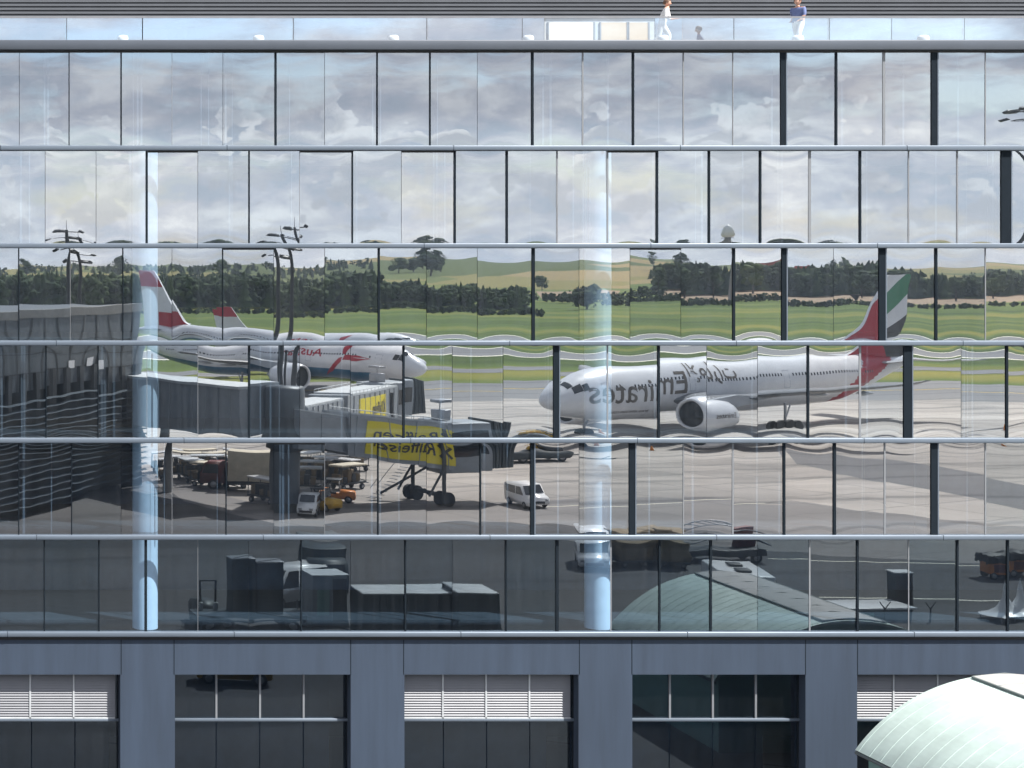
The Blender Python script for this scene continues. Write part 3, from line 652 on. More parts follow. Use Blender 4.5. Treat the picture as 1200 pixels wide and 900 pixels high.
def aircraft(label,nose,u,side,livery,semi,eng_s,eng_t,root_s,sweep,scale=1.0):
    root=thing('airliner',label,'aircraft',(nose.x,nose.y,0),math.atan2(u.y,u.x),'airliners parked and taxiing behind the apron');root.scale=(scale,)*3
    n=48;mb=MB();vs=[];prof=[]
    for k,(a,b) in enumerate(zip(ST[:-1],ST[1:])):
        q=3 if k<9 else (7 if a[0]>=42 else 2)
        for j in range(q):
            t=j/q;prof.append(tuple(a[i]+(b[i]-a[i])*t for i in range(3)))
    prof.append(ST[-1])
    for s,r,zc in prof:
        for i in range(n):
            a=2*math.pi*i/n;vs.append((s,math.cos(a)*r,zc+math.sin(a)*r))
    for k in range(len(prof)-1):
        for i in range(n):
            aa=2*math.pi*(i+.5)/n;m=0
            sm_=(prof[k][0]+prof[k+1][0])/2
            if livery=='blue' and math.sin(aa)<-.50 and 8<sm_<58: m=1
            zz=stat(sm_)[1]+math.sin(aa)*stat(sm_)[0]
            if livery=='flag' and sm_>44 and sm_>44.8+(zz-3)*1.45 and sm_<50.5+(zz-4)*2.0: m=2
            mb.add([vs[k*n+i],vs[k*n+(i+1)%n],vs[(k+1)*n+(i+1)%n],vs[(k+1)*n+i]],[(0,1,2,3)],m,True)
    mb.add(vs[:n],[tuple(range(n))],0);mb.add(vs[-n:],[tuple(range(n))],0)
    bm=bmesh.new()
    fo=mb.build('fuselage',[M['planewhite'],M['planeblue'],M['red']],root,False)
    bm.from_mesh(fo.data);bmesh.ops.remove_doubles(bm,verts=bm.verts[:],dist=.0005);bmesh.ops.recalc_face_normals(bm,faces=bm.faces[:]);bm.to_mesh(fo.data);bm.free()
    def patch(mb,s0,s1,a0,a1,off=.015,m=0,k=3,sd=side):
        P=[[surf(s0+(s1-s0)*i/k,a0+(a1-a0)*j/k,off,sd) for i in range(k+1)] for j in range(k+1)]
        for j in range(k):
            for i in range(k): mb.add([P[j][i],P[j][i+1],P[j+1][i+1],P[j+1][i]],[(0,1,2,3)],m,True)
    mb=MB()
    for sd in (1,-1):
        patch(mb,2.35,3.0,R(50),R(86),.02,0,4,sd);patch(mb,2.75,3.75,R(24),R(48),.02,0,4,sd);patch(mb,3.8,4.5,R(22),R(42),.02,0,4,sd)
    mb.build('cockpit_window',M['darkglass'],root,False)
    for sd in (1,-1):
        mb=MB();s=8.0
        while s<53:
            if not any(abs(s-q)<1.0 for q in (9.2,20,35.5,50)):
                r,zc=stat(s);a0=math.asin((6.30-zc)/r);a1=math.asin((6.62-zc)/r);patch(mb,s,s+.24,a0,a1,.012,0,1,sd)
            s+=.54
        mb.build('window_row',M['darkglass'],root,False)
        for q in (6.6,20,35.5,51.2):
            mb=MB();r,zc=stat(q);a0=math.asin((4.95-zc)/r);a1=math.asin(min(.9,(6.95-zc)/r))
            for (sa,sb,b0,b1) in ((q-.55,q-.48,a0,a1),(q+.48,q+.55,a0,a1),(q-.55,q+.55,a0-.02,a0),(q-.55,q+.55,a1,a1+.02)): patch(mb,sa,sb,b0,b1,.013,0,3,sd)
            mb.build('door',M['planegrey'],root,False)
    def surface(secs,m,axis='h',side_=1):
        # secs: (span, le, chord, height, thick)
        mb=MB();vs=[];af=[(0,0),(.03,.35),(.12,.75),(.3,1),(.6,.7),(1,.04)]
        k=len(af)*2-2
        for (sp,le,ch,h,th) in secs:
            pts=[(p,th*q) for p,q in af]+[(p,-th*q*.8) for p,q in reversed(af[1:-1])]
            for p,q in pts:
                vs.append((le+ch*p,side_*sp,h+q) if axis=='h' else (le+ch*p,q,sp))
        n=len(pts)
        for j in range(len(secs)-1):
            for i in range(n): mb.add([vs[j*n+i],vs[j*n+(i+1)%n],vs[(j+1)*n+(i+1)%n],vs[(j+1)*n+i]],[(0,1,2,3)],m,True)
        mb.add(vs[-n:],[tuple(range(n))],m);mb.add(vs[:n],[tuple(range(n))],m);return mb
    for sd in (1,-1):
        mb=surface([(2.2,root_s,13.5,3.9,.8),(semi*.33,root_s+sweep*.33,9.4,4.7,.5),(semi*.93,root_s+sweep*.93,3.6,6.6,.2),(semi,root_s+sweep*1.08,1.4,7.0,.08)],0,'h',sd)
        w=mb.build('wing',M['winggrey'],root)
        mb=MB()
        for f in (.25,.5,.72):
            c=Vector((root_s+sweep*f+ (12-9*f)*.78,sd*semi*f,4.1+2.4*f-.45));mb.lathe([(.02,-1.7),(.24,-.8),(.28,.2),(.14,1.5),(.02,2.2)],c,'X',8)
        mb.build('flap_fairing',M['planegrey'],w)
        h=surface([(.6,55.0,6.6,7.4,.3),(9.8,61.2,2.4,8.3,.1)],0,'h',sd).build('tailplane',M['planegrey'],root)
        c=(eng_s,sd*eng_t,2.95)
        mb=MB();mb.lathe([(1.48,.35),(1.52,.1),(1.62,0),(1.76,.12),(1.95,.9),(2.02,2.2),(1.98,3.8),(1.75,5.2),(1.45,6.0),(1.38,5.9)],c,'X',28)
        e=mb.build('engine',M['planewhite'] if livery=='flag' else M['planewhite'],root)
        mb=MB();mb.lathe([(1.47,.4),(1.42,1.3),(.45,1.35),(.02,.75)],c,'X',24);mb.build('fan',M['darksteel'],e)
        mb=MB();mb.lathe([(1.0,5.4),(.85,6.6),(.45,7.3),(.05,8.0)],c,'X',20);mb.build('exhaust_cone',M['steel'],e)
        mb=MB();mb.prism([(eng_s+1.2,4.75),(eng_s+7.5,5.3),(root_s+sweep*eng_t/semi+4.5,4.7),(eng_s+7.5,4.0),(eng_s+2.0,4.6)],sd*eng_t-.22,sd*eng_t+.22);mb.build('pylon',M['planegrey'],e)
        if livery=='flag' and sd==side:
            bm=textmesh('Emirates',.85,.01);mt=MB()
            for v in bm.verts: a=(v.co.y-.25)/2.0;v.co=Vector((eng_s+4.6-v.co.x if side==1 else eng_s+.9+v.co.x,side*(eng_t+math.cos(a)*2.04),2.95+.3+math.sin(a)*2.04))
            mt.addbm(bm,0);mt.build('engine_lettering',M['gold'],e,False)
    # fin with the livery cut into the mesh
    fin=[(49.0,7.9),(51.5,9.2),(58.9,18.45),(59.4,18.6),(63.0,18.6),(63.2,18.3),(61.0,7.4)]
    bm=bmesh.new();vv=[bm.verts.new((p[0],0,p[1])) for p in fin];bm.faces.new(vv)
    def cut(p,nrm): bmesh.ops.bisect_plane(bm,geom=bm.verts[:]+bm.edges[:]+bm.faces[:],plane_co=(p[0],0,p[1]),plane_no=(nrm[0],0,nrm[1]))
    if livery=='flag':
        sl=(.62,-1) # band slope
        for z in (17.2,14.4,11.9): cut((60,z),(-.62,1))
        cut((58.3,12.5),(1,.10));cut((58.0,9.8),(1,-.75))
        def cl(c):
            g=lambda z:(c.z-z)-.62*(c.x-60)
            red=(c.x-58.3)+.10*(c.z-12.5)<0
            if g(17.2)>0: return 0
            if g(14.4)>0 : return 1 if red and c.x<57.6 else 2
            if red: return 1
            if g(11.9)>0: return 0
            return 3 if (c.x-58.0)-.75*(c.z-9.8)>0 or c.z>9.8 else 1
    else:
        cut((60,15.6),(0,1));cut((60,9.4),(-.9,1));cut((57,8.6),(.5,1))
        def cl(c):
            if c.z>15.6: return 1
            return 1 if (c.z-9.4)-.9*(c.x-60)>2.2 and False else (1 if c.z<11.2 and c.x<57.8 else 0)
        cut((60,11.2),(0,1));cut((57.8,10),(1,0))
    mb=MB()
    bm.verts.index_update()
    for f in bm.faces:
        c=f.calc_center_median();m=cl(c)
        for sdd in (1,-1):
            mb.add([Vector((v.co.x,sdd*(.06+.26*max(0,1-(v.co.z-7.4)/13)),v.co.z)) for v in f.verts],[tuple(range(len(f.verts)))],m)
    bm.free()
    th=lambda z:.06+.26*max(0,1-(z-7.4)/13)
    for a,b in zip(fin,fin[1:]+fin[:1]):
        mb.add([(a[0],th(a[1]),a[1]),(b[0],th(b[1]),b[1]),(b[0],-th(b[1]),b[1]),(a[0],-th(a[1]),a[1])],[(0,1,2,3)],0 )
    mb.build('tail_fin',[M['planewhite'],M['red'],M['green'],M['black']],root,False)
    # landing gear
    for (s,t,k) in ((6.2,0,1),(32,5.2,3),(32,-5.2,3)):
        mb=MB();mb.tube((s,t,3.4),(s,t,.6),.16,.14,8);mb.tube((s+.9,t,3.2),(s,t,1.4),.09,.09,6)
        g_=mb.build('landing_gear',M['steel'],root)
        mb=MB()
        for i in range(k):
            for q in (-.45,.45):
                mb.tube((s-(k-1)*.75+i*1.5,t+q-.18,.62),(s-(k-1)*.75+i*1.5,t+q+.18,.62),.62,.62,16)
        mb.build('wheel',M['tyre'],g_)
    def surftext(txt,size,s0,z0,m,name,bold=0,length=None):
        bm=textmesh(txt,size,bold);slice_y(bm,.3)
        if not bm.verts: bm.free();return
        Lx=max(v.co.x for v in bm.verts);k=(length/Lx) if length else 1
        for v in bm.verts:
            s=s0-side*v.co.x*k;r,zc=stat(s);a=math.asin(max(-.9,min(.9,(z0-zc)/r)))+v.co.y/r
            v.co=surf(s,a,.02,side)
        mb=MB();mb.addbm(bm,0);mb.build(name,m,root,False)
    if livery=='flag':
        surftext('Emirates',3.7,19.0,4.75,M['gold'],'lettering',.03,14.8)
        surftext('\uFE95\uFE8D\uFEAD\uFE8E\uFEE3\uFEF9\uFE8D',2.7,27.8,6.6,M['gold'],'arabic_lettering',.03,8.2)
        surftext('www.emirates.com',.75,13.5,3.5,M['gold'],'small_lettering')
    else:
        surftext('Austrian',2.6,17.2,5.9,M['red'],'lettering',.03,9.0)
        mb=MB()
        def arm(pts):
            b=bmesh.new();b.faces.new([b.verts.new((q[0],q[1],0)) for q in pts]);slice_y(b,.22)
            for v in b.verts: v.co=surf(v.co.x,math.asin(max(-.97,min(.97,(v.co.y-stat(v.co.x)[1])/stat(v.co.x)[0]))),.03,side)
            mb.addbm(b,0)
        arm([(11.9,8.2),(13.6,7.7),(13.1,6.6),(12.5,6.3)]);arm([(12.5,6.3),(12.9,5.5),(10.6,5.5),(7.9,6.1),(10.3,6.4)])
        arm([(12.9,6.0),(13.6,5.8),(15.4,4.3),(17.4,2.9),(15.4,3.6),(13.2,5.2)])
        mb.build('arrow_emblem',M['red'],root,False)
    return root
th_=math.atan2(30,57.3)
em=aircraft('large white airliner with black lettering and a red, green, white and black striped tail',Vector((72.6,-60,0)),Vector((math.cos(th_),-math.sin(th_))),1,'flag',22,12.6,8.4,17.0,12.5);em.scale=(1.045,1,1)
aircraft('white airliner with blue belly and red arrow emblem, behind the passenger bridges',Vector((78,-115,0)),Vector((-.5,-.866)),-1,'blue',17,15,9.0,20,11)
# two farther tails
a2=aircraft('smaller white airliner behind the blue bellied one, only its red tipped tail showing',Vector((150,-330,0)),Vector((-.75,-.66)),-1,'blue',20,15,9,20,13,.62)
nose=G(255,420);
a2.location=(92,-158,0)
a3=aircraft('farthest white airliner, a tiny red tipped tail left of the next one',Vector((150,-330,0)),Vector((-.75,-.66)),-1,'blue',20,15,9,20,13,.5)
a3.location=(98,-226,0)
# ------------------------------------------------------------------ terminal with curved louvred wall
def TP(t):   # plan of the wall: t 0..1 from left to right
    px=-30+t*196;d=129.5+px*.13-1.5*math.sin(t*math.pi)
    return Vector(((px+150)*d/2000.0,2*D-d,0))
def TW(t,z,o=0):
    a=TP(max(0,t-.01));b=TP(min(1,t+.01));dv=(b-a).normalized();n=Vector((-dv.y,dv.x,0));
    p=TP(t)+n*o;p.z=z;return p
term=thing('terminal','dark terminal pier with curved horizontal louvres and grey panel top, at the left','building',(0,0,0))
N=60
def strip(mb,z0,z1,o0,o1,m=0,t0=0,t1=1,n=N):
    for i in range(n):
        a=t0+(t1-t0)*i/n;b=t0+(t1-t0)*(i+1)/n
        mb.add([TW(a,z0,o0),TW(b,z0,o0),TW(b,z1,o1),TW(a,z1,o1)],[(0,1,2,3)],m)
mb=MB();strip(mb,9.6,15.3,0,0);mb.build('panel_wall',M['termgrey'],term,False)
mb=MB();strip(mb,15.3,16.0,.15,.15);strip(mb,16.0,16.0,.15,-.6);strip(mb,15.3,15.3,.15,-.1);mb.build('roof_edge',M['termrim'],term,False)
mb=MB();strip(mb,15.9,15.9,-.6,-26);a=TP(1);
q=[TW(1,0,0),TW(1,0,-26),TW(1,15.9,-26),TW(1,15.9,0)];mb.add(q,[(0,1,2,3)],0)
mb.build('roof',M['termgrey'],term,False)
mb=MB();strip(mb,0,9.6,-.9,-.9);mb.build('dark_glazing',M['termdark'],term,False)
mb=MB()
for i in range(0,13):
    t=i/13.+.03;mb.add([TW(t,9.6,.04),TW(t+.006,9.6,.04),TW(t+.006,15.3,.04),TW(t,15.3,.04)],[(0,1,2,3)],0)
for z in (12.6,10.9): strip(mb,z,z+.12,.05,.05)
mb.build('panel_joints',M['termdark'],term,False)
mb=MB()
for i in range(0,12):
    t=i/12.+.03
    for dt in (0,.022):
        mb.add([TW(t+dt,8.0,.3),TW(t+dt,11.0,.3),TW(t+dt,11.0,-.8),TW(t+dt,8.0,-.8)],[(0,1,2,3)],0)
    mb.add([TW(t,8.0,.3),TW(t+.022,8.0,.3),TW(t+.022,11.0,.3),TW(t,11.0,.3)],[(0,1,2,3)],0)
mb.build('fin',M['termdark'],term,False)
mb=MB()
for k in range(14):
    z=8.7-k*.60;n_=40
    for i in range(n_):
        a=i/n_;b=(i+1)/n_;w=lambda q:.05*math.sin(q*23+k*1.3)+.03*math.sin(q*61+k)
        mb.add([TW(a,z+w(a),.62),TW(b,z+w(b),.62),TW(b,z+.13+w(b),.40),TW(a,z+.13+w(a),.40)],[(0,1,2,3)],0)
        mb.add([TW(a,z+w(a),.62),TW(b,z+w(b),.62),TW(b,z-.02+w(b),.25),TW(a,z-.02+w(a),.25)],[(0,1,2,3)],0)
mb.build('louvre',M['finlight'],term,False)
mb=MB()
for px in (79,100,113):
    t=(px+30)/196.;mb.add([TW(t,10.9,.12),TW(t+.035,10.9,.12),TW(t+.035,11.7,.12),TW(t,11.7,.12)],[(0,1,2,3)],0)
mb.build('vent_box',M['planewhite'],term,False)

# ------------------------------------------------------------------ passenger bridges
def seg(mb,a,b,w,h0,h1,m=0):      # tunnel segment, a,b floor points, width w, height
    a=Vector(a);b=Vector(b);dv=(b-a);dh=Vector((dv.x,dv.y,0)).normalized();n=Vector((-dh.y,dh.x,0))*w/2;U=Vector((0,0,1))
    vs=[a-n,a+n,a+n+U*h0,a-n+U*h0,b-n,b+n,b+n+U*h1,b-n+U*h1]
    mb.add(vs,[(0,1,2,3),(4,7,6,5),(0,4,5,1),(1,5,6,2),(2,6,7,3),(3,7,4,0)],m);return dh,n
def ribs(mb,a,b,w,h,step,m=0,t=.06):
    a=Vector(a);b=Vector(b);L=(b-a).length;dv=(b-a)/L;dh=Vector((dv.x,dv.y,0)).normalized();n=Vector((-dh.y,dh.x,0));k=0
    while k<L:
        p=a+dv*k
        for sd in (1,-1):
            c=p+n*sd*(w/2+.03);mb.tube(c+Vector((0,0,.05)),c+Vector((0,0,h-.05)),t,t,4,m,False,False)
        k+=step
def bridge(label,rot,cab,facing,z_r,z_c,split,advlen,text,group):
    root=thing('passenger_bridge',label,'passenger bridge',(rot.x,rot.y,0),0,group)
    o=Vector((rot.x,rot.y,0));c=Vector(cab)-o;r0=Vector((0,0,z_r));c0=Vector((c.x,c.y,z_c))
    dv=(c0-r0);mid=r0+dv*split
    mb=MB();seg(mb,r0,mid,2.9,2.7,2.7);ribs(mb,r0,mid,2.9,2.7,2.3);mb.build('inner_tunnel',M['bridge'],root)
    mb=MB();seg(mb,mid-dv*.04+Vector((0,0,-.25)),c0+Vector((0,0,-.25)),3.5,3.3,3.3);ribs(mb,mid+Vector((0,0,-.25)),c0+Vector((0,0,-.25)),3.5,3.3,3.1);mb.build('outer_tunnel',M['bridge'],root)
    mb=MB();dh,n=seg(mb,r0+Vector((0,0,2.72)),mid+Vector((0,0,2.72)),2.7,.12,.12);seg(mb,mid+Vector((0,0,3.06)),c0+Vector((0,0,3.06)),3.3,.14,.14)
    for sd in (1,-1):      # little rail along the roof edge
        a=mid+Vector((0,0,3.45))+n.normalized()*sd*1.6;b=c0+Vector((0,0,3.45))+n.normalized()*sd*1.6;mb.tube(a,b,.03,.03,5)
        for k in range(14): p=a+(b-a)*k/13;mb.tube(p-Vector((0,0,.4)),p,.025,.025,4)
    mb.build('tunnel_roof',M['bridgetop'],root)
    # advert on the side that faces the glass building
    nn=n.normalized();nn=nn if nn.y>0 else -nn
    a=mid+dv*(.06)+nn*1.80+Vector((0,0,.12));b=mid+dv*(1-split)*advlen+nn*1.80+Vector((0,0,.12))
    mb=MB();mb.add([a,b,b+Vector((0,0,2.5)),a+Vector((0,0,2.5)),a-nn*.05,b-nn*.05,b-nn*.05+Vector((0,0,2.5)),a-nn*.05+Vector((0,0,2.5))],[(0,1,2,3),(7,6,5,4),(0,4,5,1),(1,5,6,2),(2,6,7,3),(3,7,4,0)],0)
    ad=mb.build('advert_panel',M['advert'],root)
    ex=(b-a).normalized();L=(b-a).length
    # read from the +Y side, +X is on the reader's left: writing runs from b towards a
    bm=textmesh(text,1.75,.02);Lx=max(v.co.x for v in bm.verts);k=min(1,(L-3.0)/Lx)
    for v in bm.verts: v.co=b+ (-ex)*(2.3+v.co.x*k)+nn*.03+Vector((0,0,.75+v.co.y*.95))
    mt=MB();mt.addbm(bm,0);
    cc=b-ex*1.25+nn*.03+Vector((0,0,1.3));
    for sg in (1,-1):
        d1=(ex*.62*sg+Vector((0,0,.62)));w1=(ex*.10+Vector((0,0,-.10*sg)));
        mt.add([cc-d1-w1,cc-d1+w1,cc+d1+w1,cc+d1-w1],[(0,1,2,3)],0)
        mt.add([cc+d1-w1,cc+d1+w1,cc+d1+w1-ex*.35*sg+Vector((0,0,.12)),cc+d1-w1-ex*.35*sg+Vector((0,0,.12))],[(0,1,2,3)],0)
    mt.build('advert_lettering',M['black'],ad,False)
    # cab
    f=Vector(facing).normalized();m4=Matrix.Translation(c0)@Matrix.Rotation(math.atan2(f.y,f.x),4,'Z')
    mb=MB();mb.cbox(-1.9,2.6,-2.0,2.0,-.35,3.5,.12,0,m4);cb=mb.build('cab',M['bridge'],root)
    mb=MB();
    for k in range(7): mb.cbox(2.6+k*.26,2.82+k*.26,-1.9-.05*(k%2),1.9+.05*(k%2),-.15,3.7-.05*k,.04,0,m4)
    mb.build('bellows',M['contdark'],cb)
    mb=MB();mb.box(-1.2,2.3,-2.03,-2.005,1.2,2.7,0,m4);mb.box(-1.2,2.3,2.005,2.03,1.2,2.7,0,m4);mb.build('cab_window',M['darkglass'],cb)
    mb=MB();
    mb.cbox(-1.4,-.2,-.6,.6,3.5,4.4,.05,0,m4);mb.tube(m4@Vector((-.8,0,4.4)),m4@Vector((-.8,0,5.1)),.05,.05,6);mb.cbox(-1.3,-.3,-.8,.8,5.0,5.25,.03,0,m4);mb.build('roof_unit',M['steel'],cb)
    # drive column and bogie
    q=r0+dv*.86;mb=MB()
    for sd in (1,-1):
        p=q+n.normalized()*sd*1.9;mb.tube((p.x,p.y,q.z+2.6),(p.x,p.y,.9),.17,.17,10);mb.tube((p.x,p.y,q.z-.2),(p.x-1.6*dh.x,p.y-1.6*dh.y,.9),.10,.10,6)
    a_=q+n.normalized()*2.3;b_=q-n.normalized()*2.3;mb.tube((a_.x,a_.y,.9),(b_.x,b_.y,.9),.2,.2,8)
    mb.tube((q.x,q.y,q.z-.3),(q.x-dh.x*5,q.y-dh.y*5,1.0),.10,.10,6)
    dr=mb.build('drive_column',M['darksteel'],root)
    for sd in (1,-1):
        for e in (-.45,.45):
            mb=MB();p=q+n.normalized()*(sd*1.9+e);mb.tube(Vector((p.x,p.y,.62))-n.normalized()*.17,Vector((p.x,p.y,.62))+n.normalized()*.17,.62,.62,18);mb.build('wheel',M['tyre'],dr)
    # service stairs
    mb=MB();p=c0-dv.normalized()*3.0-nn*2.2
    for i in range(12): mb.box(-.4,.4,-.12,.12,0,.04,0,Matrix.Translation(Vector((p.x,p.y,0))+dh*(-i*.28)+Vector((0,0,max(.2,z_c-.25-i*(z_c/12.)))))@Matrix.Rotation(math.atan2(dh.y,dh.x)+math.pi/2,4,'Z'))
    mb.tube(p+Vector((0,0,.8)),Vector((p.x,p.y,1.0))-dh*3.2,.03,.03,5);mb.build('service_stairs',M['steel'],root)
    return root
rp=W(333,598,135.4);rp.z=0
cab2=W(528,585,141);cab1=W(447,490,181)
bridge('nearer grey passenger bridge with long yellow advert panel and dark cab',rp+Vector((0,.8,0)),(cab2.x,cab2.y,0),(1,-.15,0),5.3,3.0,.33,.93,'Raiffeisen','passenger bridges')
bridge('farther grey passenger bridge with short yellow advert panel, reaching away over the apron',rp+Vector((.8,-1.6,0)),(cab1.x,cab1.y,0),(1,-.5,0),5.3,3.6,.40,.66,'Raiffeisen','passenger bridges')
t=thing('bridge_rotunda','round dark concrete pier where the two passenger bridges meet','bridge pier',(rp.x,rp.y,0))
mb=MB();mb.tube((0,0,0),(0,0,4.9),1.25,1.25,20);mb.build('pier',M['termgrey'],t)
mb=MB();mb.lathe([(1.25,4.9),(1.6,5.1),(1.6,9.6),(1.5,9.8),(0,9.9)],n=24);mb.build('drum',M['termgrey'],t)
mb=MB();mb.tube((0,0,9.6),(0,0,13.0),.10,.08,8);mb.tube((-.6,0,12.8),(.6,0,12.8),.06,.06,6);mb.build('post',M['darksteel'],t)
# fixed corridor from the terminal to the rotunda
a=TW(1,0,-1.0)+Vector((-.5,-1,0));b=Vector((rp.x-2.0,rp.y-.3,0))
t=thing('fixed_corridor','long grey windowless corridor linking the terminal to the bridge pier','corridor',(a.x,a.y,0))
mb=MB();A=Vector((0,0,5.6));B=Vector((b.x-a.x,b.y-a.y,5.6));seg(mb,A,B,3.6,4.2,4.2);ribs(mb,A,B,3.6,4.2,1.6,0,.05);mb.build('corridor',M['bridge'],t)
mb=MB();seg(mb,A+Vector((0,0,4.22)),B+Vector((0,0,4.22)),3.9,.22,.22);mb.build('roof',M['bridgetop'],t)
for f in (.35,):
    mb=MB();p=A.lerp(B,f);mb.tube((p.x,p.y,0),(p.x,p.y,5.6),.4,.4,12);mb.build('pillar',M['concrete'],t)

# ------------------------------------------------------------------ masts
def mast(label,p,h,head='ring'):
    t=thing('floodlight_mast',label,'floodlight',(p.x,p.y,0),0,'floodlight masts')
    mb=MB();mb.tube((0,0,0),(0,0,h),.34,.15,10);mb.build('pole',M['darksteel'],t)
    mb=MB()
    for z,r in ((h-.3,1.3),(h-1.5,1.0)):
        for i in range(10):
            a=i*.628;b=(i+1)*.628;mb.tube((math.cos(a)*r,math.sin(a)*r,z),(math.cos(b)*r,math.sin(b)*r,z),.06,.06,5)
        mb.tube((-r,0,z),(r,0,z),.06,.06,5);mb.tube((0,-r,z),(0,r,z),.06,.06,5)
    mb.tube((0,0,h),(0,0,h+1.2),.03,.02,5);mb.build('head_frame',M['darksteel'],t)
    for i in range(6):
        a=i*1.047+.3;mb=MB();m4=Matrix.Translation((math.cos(a)*1.45,math.sin(a)*1.45,h-.2-(i%2)*1.2))@Matrix.Rotation(a,4,'Z')@Matrix.Rotation(R(35),4,'Y')
        mb.cbox(-.22,.22,-.38,.38,-.16,.16,.05,0,m4);mb.build('floodlight',M['darksteel'],t)
    return t
p=W(80,400,170);mast('tall floodlight mast left of a slightly lower one, above the terminal roof',p,22.8)
p=W(93,400,172);mast('floodlight mast just right of the taller one above the terminal roof',p,21.4)
p=W(327,400,160);mast('dark mast rising behind the bridge pier',p,22.0)
p=W(343,400,190);mast('slender mast to the right of the mast behind the bridge pier',p,23.8)
p=W(1206,400,210);mr=mast('very tall floodlight mast at the right edge, its lamp cluster against the clouds',p,39)
for ch in mr.children:
    if ch.name.startswith('head') or ch.name.startswith('floodlight'): ch.scale=(2.0,2.0,1.0)

# ------------------------------------------------------------------ barrel roofed shelter
sh=thing('barrel_roof_shelter','mint green barrel roofed shelter with a skylight strip, at the bottom right','shelter',(38.5,58,0))
HW,RISE,ZE,LEN=4.9,2.55,3.1,10.4
def sp(u,y,off=0):       # u -1..1 across, y metres away from the glass building
    th=.92*u;k=math.sin(.92);r=HW/k;zc=ZE-r*math.cos(.92)
    return Vector((math.sin(th)*(r+off),-y,zc+math.cos(th)*(r+off)))
def shell(u0,u1,n,y0,y1,off,mb,m=0,ny=8):
    for i in range(n):
        a=u0+(u1-u0)*i/n;b=u0+(u1-u0)*(i+1)/n
        for k in range(ny):
            p=y0+(y1-y0)*k/ny;q=y0+(y1-y0)*(k+1)/ny
            mb.add([sp(a,p,off),sp(a,q,off),sp(b,q,off),sp(b,p,off)],[(0,1,2,3)],m,True)
mb=MB();shell(-1.03,1.03,56,-.15,LEN+.15,0,mb);shell(-1.03,1.03,56,-.15,LEN+.15,-.12,mb)
for y in (-.15,LEN+.15):
    for i in range(56):
        a=-1.03+2.06*i/56;b=-1.03+2.06*(i+1)/56;mb.add([sp(a,y,0),sp(b,y,0),sp(b,y,-.12),sp(a,y,-.12)],[(0,1,2,3)],0)
for k in range(17):
    y=.05+k*.62;pv=None
    for i in range(41):
        q=sp(-1.03+2.06*i/40,y,.004)
        if pv is not None: mb.tube(pv,q,.009,.009,4,0,False)
        pv=q
mb.build('roof',M['mint'],sh,False)
mb=MB();shell(-.19,.23,8,.0,LEN,.07,mb);mb.build('skylight',M['skylight'],sh,False)
mb=MB()
for u in (-.195,.235): mb.tube(sp(u,0,.05),sp(u,LEN,.05),.045,.045,6)
for k in range(9):
    y=k*1.3;mb.tube(sp(-.19,y,.08),sp(.0,y,.09),.012,.012,4);mb.tube(sp(0,y,.09),sp(.23,y,.08),.012,.012,4)
mb.build('skylight_frame',M['skyframe'],sh)
mb=MB()
for u in (-.97,.97):
    a=sp(u,.1,-.15);b=sp(u,LEN-.1,-.15);mb.add([(a.x,a.y,0),(b.x,b.y,0),tuple(b),tuple(a)],[(0,1,2,3)],0)
for y in (.1,LEN-.1):
    for i in range(24):
        u=-.97+1.94*i/24;v=-.97+1.94*(i+1)/24;a=sp(u,y,-.13);b=sp(v,y,-.13);mb.add([(a.x,a.y,0),(b.x,b.y,0),tuple(b),tuple(a)],[(0,1,2,3)],0)
mb.build('wall',M['mintwall'],sh,False)
mb=MB()
for u in (-1.04,1.04):
    mb=MB();mb.tube(sp(u,-.15,-.08),sp(u,LEN+.15,-.08),.06,.06,6);mb.build('gutter',M['skyframe'],sh)

# ------------------------------------------------------------------ vehicles (local x = forward)
def wheels(root,xs,w,r):
    for x in xs:
        for sd in (1,-1):
            mb=MB();mb.lathe([(.0,-.11),(r*.9,-.11),(r,-.06),(r,.06),(r*.9,.11),(0,.11)],(x,sd*w,r),'Y',16);wo=mb.build('wheel',M['tyre'],root)
            mb=MB();mb.lathe([(0,.125),(r*.55,.12),(r*.6,.10)],(x,sd*w,r),'Y',12) if sd>0 else mb.lathe([(0,-.125),(r*.55,-.12),(r*.6,-.10)],(x,sd*w,r),'Y',12)
            mb.build('rim',M['steel'],wo)
def bodyprism(root,name,prof,w,m,bev=.06):
    bm=bmesh.new();a=[bm.verts.new((x,-w,z)) for x,z in prof];b=[bm.verts.new((x,w,z)) for x,z in prof];n=len(prof)
    bm.faces.new(a);bm.faces.new(b[::-1])
    for i in range(n): bm.faces.new((a[i],b[i],b[(i+1)%n],a[(i+1)%n]))
    bmesh.ops.recalc_face_normals(bm,faces=bm.faces[:]);bmesh.ops.bevel(bm,geom=bm.edges[:],offset=bev,segments=2,affect='EDGES')
    mb=MB();mb.addbm(bm,0,None,True);return mb.build(name,m,root)
